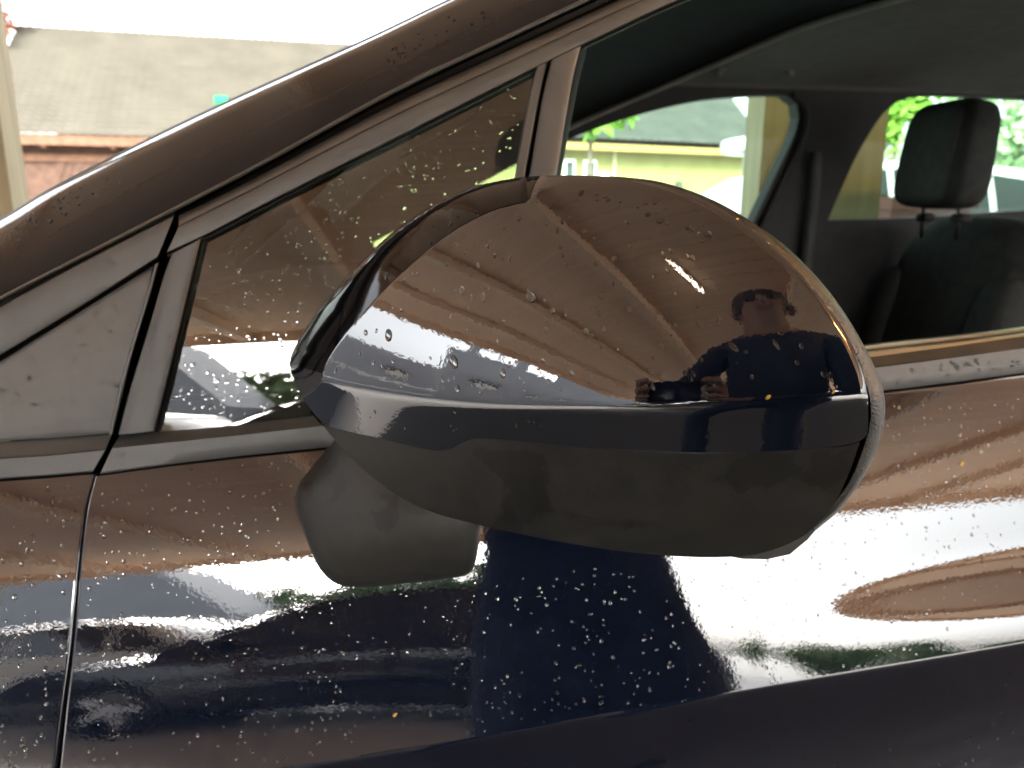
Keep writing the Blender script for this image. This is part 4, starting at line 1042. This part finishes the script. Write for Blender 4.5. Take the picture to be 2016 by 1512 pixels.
E = [(0, 1), (1, 2), (2, 3), (3, 4), (4, 5), (5, 6)]
for s, hnd in ((-1, hl), (1, hr)):
    b = len(J)
    sh = Vector((s*.18, -.03, 1.42)); el = Vector((s*.22-.06, .12, 1.16))
    wr = hnd + Vector((0, -.06, -.035))
    J += [(tuple(sh), .062), (tuple(el), .045), (tuple(wr), .028), (tuple(hnd+Vector((0, -.015, -.01))), .030, .018)]
    E += [(3, b), (b, b+1), (b+1, b+2), (b+2, b+3)]
    for k in range(4):
        q = len(J); base = hnd+Vector((0, 0, .022-.017*k)); d = Rv*s
        tip = base+Vector((-s*.035*Rv[0], .03, .0)); 
        J += [(tuple(base+Vector((s*.01, .012, 0))), .0085), (tuple(base+Vector((s*.004, .04-.003*k, .004))), .008), (tuple(base+Vector((-s*.03, .042-.003*k, .006))), .007)]
        E += [(b+3, q), (q, q+1), (q+1, q+2)]
    q = len(J); J += [(tuple(hnd+Vector((-s*.012, -.03, .02))), .010), (tuple(hnd+Vector((-s*.04, -.028, .035))), .008)]; E += [(b+3, q), (q, q+1)]
    b = len(J)
    J += [((s*.105, -.02, .87), .088), ((s*.15, .0, .50), .060), ((s*.19, -.03, .10), .045), ((s*.20, .03, .045), .045, .04), ((s*.21, .14, .035), .045, .03)]
    E += [(0, b), (b, b+1), (b+1, b+2), (b+2, b+3), (b+3, b+4)]
def pm(c):
    if c.z < .085: return 3
    if c.z < .95: return 2
    if c.z > 1.49 and abs(c.x) < .12: return 0
    if c.y > .17 or min((c-hl).length, (c-hr).length) < .09: return 0
    return 1
skin_body('body', J, E, pm, [SKINM, SHIRT, JEANS, SHOE], person)
v, f = superblock(0, -.005, 1.70, .088, .105, .10, .9, .9); link_mesh('hair', v, f, HAIR, person)
v, f = superblock(0, .115, 1.635, .012, .018, .022, .9, .9); link_mesh('nose', v, f, SKINM, person)
for s in (-1, 1):
    v, f = superblock(s*.032, .098, 1.665, .012, .010, .008, 1, 1); link_mesh('eye', v, f, mat('eye', (.05,.035,.025), .2), person)
    v, f = superblock(s*.083, .01, 1.64, .012, .022, .032, .9, .9); link_mesh('ear', v, f, SKINM, person)
v, f = superblock(0, .108, 1.595, .024, .008, .007, 1, 1); link_mesh('mouth', v, f, mat('lips', (.35,.14,.12), .5), person)
phone = MB()
rotm = Matrix([[Rv[i], Uv[i], -Fv[i]] for i in range(3)])
phone.box((-.075, -.037, .014), (.075, .037, .022), rotm, Vector(tuple(CAM)))
tag(phone.build('phone', mat('phone black', (.012,.012,.014), .1)), 'black phone held up in both hands of the person', 'phone')

# ------------------------------------------------------------------ rain drops
def dome(seg=14, ringn=5):
    V = [(0, 0, 1.0)]; F = []
    for i in range(1, ringn+1):
        a = math.pi/2*i/ringn
        for k in range(seg): V.append((math.sin(a)*math.cos(2*math.pi*k/seg), math.sin(a)*math.sin(2*math.pi*k/seg), math.cos(a)))
    for k in range(seg): F.append((0, 1+k, 1+(k+1) % seg))
    for i in range(ringn-1):
        for k in range(seg):
            a, b = 1+i*seg+k, 1+i*seg+(k+1) % seg; F.append((a, a+seg, b+seg, b))
    return np.array(V), F
DV, DF = dome()
def in_poly(x, y, poly):
    c = False; n = len(poly)
    for i in range(n):
        x1, y1 = poly[i]; x2, y2 = poly[(i+1) % n]
        if (y1 > y) != (y2 > y) and x < (x2-x1)*(y-y1)/(y2-y1)+x1: c = not c
    return c
def drops_in(poly, n, clusters=0.0):
    poly = [tuple(p_) for p_ in poly]; xs_ = [p_[0] for p_ in poly]; ys_ = [p_[1] for p_ in poly]; out = []
    cc = None
    while len(out) < n:
        if cc is not None and random.random() < clusters:
            x, y = cc[0]+random.gauss(0, 22), cc[1]+random.gauss(0, 30)
        else:
            x, y = random.uniform(min(xs_), max(xs_)), random.uniform(min(ys_), max(ys_))
        if in_poly(x, y, poly): out.append((x, y)); cc = (x, y)
    return out
ALL = []   # (size, P, n, rx, ry, h, ang, where)
def put(pts, where, size, stretch=(1.0, 1.5), ang=0.0, extra=0.0, flat=.42, tagw=None):
    q = np.array(pts, float)
    if where == 'cap':
        t = mdepth(q[:, 0], q[:, 1]); nn_ = mnormal(q[:, 0], q[:, 1])
    elif where == 'pillar':
        a = spline(PIL_A, 400); b = spline(PIL_B, 400); t = np.zeros(len(q)); nn_ = np.zeros((len(q), 3))
        for i, (x, y) in enumerate(q):
            best = None
            ya = np.interp(x, a[:, 0], a[:, 1]); yb_ = np.interp(x, b[:, 0], b[:, 1]); v_ = (y-ya)/(yb_-ya)
            t[i] = hitS(np.array([x]), np.array([y]))[0]+.002+.045*max(0, 1-v_)**1.8+.012*max(0, (.12-v_)/.12)**2
        P = at_depth(q[:, 0], q[:, 1], t)
        nn_ = nS(P[:, 0], P[:, 2])+np.array([0, 0, .45]); nn_ /= np.linalg.norm(nn_, axis=1, keepdims=True)
    else:
        t = hitS(q[:, 0], q[:, 1]); P = at_depth(q[:, 0], q[:, 1], t); nn_ = nS(P[:, 0], P[:, 2])
    P = at_depth(q[:, 0], q[:, 1], t+extra)
    for i in range(len(q)):
        s = random.uniform(*size)*(.75+.6*random.random()**3)
        ALL.append((s, P[i], nn_[i], s*random.uniform(.85, 1.1), s*random.uniform(*stretch), s*flat*random.uniform(.8, 1.2), ang+random.gauss(0, .25), tagw or where))
px2m = .31/FPX
# hand-placed big drops on the cap
big = [(910,572,9),(1045,585,14),(880,520,9),(1088,612,10),(893,712,13),(990,735,9),(720,655,11),(765,660,12),(735,715,9),(1125,735,10),(1300,680,12),(960,485,8),(945,770,9),(790,760,7),(700,635,8),(1210,510,8),(1170,470,7),(1020,430,8),(1075,440,7),(1330,640,7),(900,765,7),(820,540,6),(850,480,6),(1390,775,7),(1115,520,7),(1240,610,7),(660,730,8),(790,610,6)]
for x, y, r in big:
    put([(x, y)], 'cap', (r*px2m*.62, r*px2m*.66), (1.25, 1.7), -.5, flat=.5)
CAPP = [(700, 640), (790, 540), (900, 450), (1040, 395), (1150, 380), (1300, 430), (1430, 540), (1550, 640), (1640, 760), (1400, 785), (1000, 785), (760, 745), (670, 735)]
put(drops_in(CAPP, 130), 'cap', (.0004, .0010), (1.2, 2.4), -.5)
put(drops_in([(1130, 372), (1290, 400), (1420, 470), (1390, 480), (1240, 410), (1120, 385)], 30), 'cap', (.0005, .0013), (1, 1.4), .8)
put(drops_in([(640, 640), (800, 480), (960, 385), (985, 392), (820, 505), (690, 620)], 16), 'cap', (.0006, .0012), (1.5, 2.5), -.9)
put(drops_in([(640, 790), (900, 810), (1100, 820), (1100, 860), (900, 850), (700, 840)], 14), 'cap', (.0004, .0010), (1, 1.6), 0)
put(drops_in([(700, 900), (1000, 930), (1500, 940), (1500, 1030), (1100, 1030), (850, 980)], 30), 'cap', (.0004, .0008), (1, 1.4), 0)
# door, fender
put(drops_in([(860, 1150), (1250, 1110), (1440, 1330), (1380, 1380), (900, 1450)], 190, .25), 'side', (.0005, .0009), (1.0, 1.35))
put(drops_in([(1300, 1110), (1700, 1000), (1990, 960), (2016, 1080), (2016, 1260), (1500, 1340)], 170, .2), 'side', (.0005, .0009), (1.0, 1.4))
put(drops_in([(1740, 800), (2030, 760), (2030, 960), (1720, 1000)], 90, .3), 'side', (.0006, .0010), (1.0, 1.3))
put(drops_in([(200, 945), (580, 900), (590, 1010), (640, 1130), (170, 1170)], 120, .3), 'side', (.0006, .0010), (1.0, 1.4))
put(drops_in([(160, 1170), (840, 1150), (850, 1440), (560, 1500), (140, 1500)], 200, .3), 'side', (.0005, .0009), (1.0, 1.35))
put(drops_in([(-20, 960), (160, 945), (140, 1200), (120, 1420), (100, 1520), (-20, 1520)], 110, .35), 'side', (.0006, .0012), (1.0, 1.5))
put(drops_in([(900, 1500), (1400, 1400), (2030, 1300), (2030, 1520), (900, 1520)], 50), 'side', (.0006, .0010), (1.0, 1.3))
# quarter glass, sail panel, trims, pillar
put(drops_in([(420, 480), (1040, 150), (1000, 350), (700, 560), (600, 640), (345, 640)], 230, .2), 'side', (.0006, .0010), (1, 1.3), extra=.004, flat=.3, tagw='glass')
put(drops_in([(360, 650), (590, 640), (570, 720), (630, 800), (320, 830)], 110, .2), 'side', (.0007, .0012), (1, 1.3), extra=.004, flat=.3, tagw='glass')
put(drops_in([(0, 730), (290, 540), (215, 845), (0, 860)], 90, .2), 'side', (.0005, .0010), (1, 1.2), extra=.0)
put(drops_in([(0, 620), (330, 450), (310, 500), (0, 690)], 34), 'side', (.0006, .0010), (1, 1.3), extra=-.004)
put(drops_in([(400, 445), (1060, 90), (1250, 20), (1180, 60), (1040, 125), (420, 455)], 46), 'side', (.0007, .0012), (1, 1.4), extra=-.005)
put(drops_in([(1760, 730), (2016, 690), (2016, 725), (1760, 760)], 30), 'side', (.0008, .0014), (1, 1.2), extra=-.0046)
put(drops_in([(330, 520), (385, 490), (310, 840), (250, 845)], 34), 'side', (.0007, .0011), (1, 1.3), extra=-.004)
put(drops_in([(230, 870), (640, 830), (640, 860), (220, 905)], 26), 'side', (.0006, .0012), (1, 1.6), extra=-.0046)
put(drops_in([(0, 452), (300, 290), (330, 310), (0, 500)], 40, .6), 'pillar', (.0007, .0012), (1, 1.3))
put(drops_in([(640, 180), (860, 40), (1020, 0), (1000, 55), (700, 200)], 60, .4), 'pillar', (.0008, .0012), (1, 1.4))
def frame_of(n, ang):
    n = Vector(tuple(n)).normalized(); down = Vector((0, 0, -1)); d = (down-n*down.dot(n)).normalized(); s = d.cross(n)
    d2 = d*math.cos(ang)+s*math.sin(ang); s2 = d2.cross(n); return s2, d2, n
ALL.sort(key=lambda a: -a[3]*a[4])
dm = bpy.data.meshes.new('raindrop'); dm.from_pydata([tuple(v) for v in DV], [], DF); dm.update(); dm.polygons.foreach_set('use_smooth', [True]*len(dm.polygons)); dm.materials.append(WATER)
LBL = {'cap': ('clear raindrop beaded on the navy mirror', 'raindrops on the mirror'), 'side': ('clear raindrop on the side of the navy car', 'raindrops on the car side'), 'pillar': ('clear raindrop on the sloping navy roof pillar', 'raindrops on the roof pillar')}
rest = []; restg = []
nind = 0
for a in ALL:
    s, P, n, rx, ry, h, ang, wh = a
    e1, e2_, nn_ = frame_of(n, ang)
    if wh == 'glass': restg.append((np.array(P), np.array(e1)*rx, np.array(e2_)*ry, np.array(nn_)*h))
    elif nind < 290:
        o = bpy.data.objects.new('raindrop', dm); COL.objects.link(o)
        m4 = Matrix.Identity(4)
        for i in range(3): m4[i][0], m4[i][1], m4[i][2], m4[i][3] = e1[i]*rx, e2_[i]*ry, nn_[i]*h, P[i]
        o.matrix_world = m4; tag(o, LBL[wh][0], 'raindrop', LBL[wh][1]); nind += 1
    else: rest.append((np.array(P), np.array(e1)*rx, np.array(e2_)*ry, np.array(nn_)*h))
for lst, m_, lb in ((rest, WATER, 'fine raindrops scattered over the navy paint and grey trims'), (restg, WATERG, 'fine raindrops scattered over the small front quarter window')):
    V, F = [], []
    for P, a, b, c in lst:
        k = len(V); V += [P+a*x+b*y+c*z for x, y, z in DV]; F += [tuple(i+k for i in f_) for f_ in DF]
    tag(link_mesh('raindrops', V, F, m_), lb, 'raindrops', None, 'stuff')
# yellow bud scales stuck to the wet paint
YB = mat('yellow bud scale', (.75,.52,.08), .5)
for x, y, wh, sz, lb in ((1893, 913, 'side', .0042, 'small yellow bud scale stuck on the door below the window sill'), (1512, 782, 'cap', .0026, 'tiny yellow flake at the crease of the mirror cap'), (1640, 772, 'cap', .0018, 'tiny yellow flake near the right end of the mirror cap'), (778, 1407, 'side', .0034, 'small amber bud scale low on the wet door')):
    n0 = len(ALL); put([(x, y)], wh, (sz, sz)); s, P, n, *_ = ALL.pop()
    e1, e2_, nn_ = frame_of(n, .9); V = [np.array(P)+np.array(nn_)*.0004+np.array(e1)*sz*px_*.5+np.array(e2_)*sz*py_*.5+np.array(nn_)*sz*.15*pz for px_, py_, pz in ((0,-1,0),(.5,-.4,.6),(.55,.4,.7),(.1,1,.2),(-.45,.5,.5),(-.4,-.3,.4),(0,0,1))]
    tag(link_mesh('bud_scale', V, [(0,1,6),(1,2,6),(2,3,6),(3,4,6),(4,5,6),(5,0,6)], YB), lb, 'bud scale')
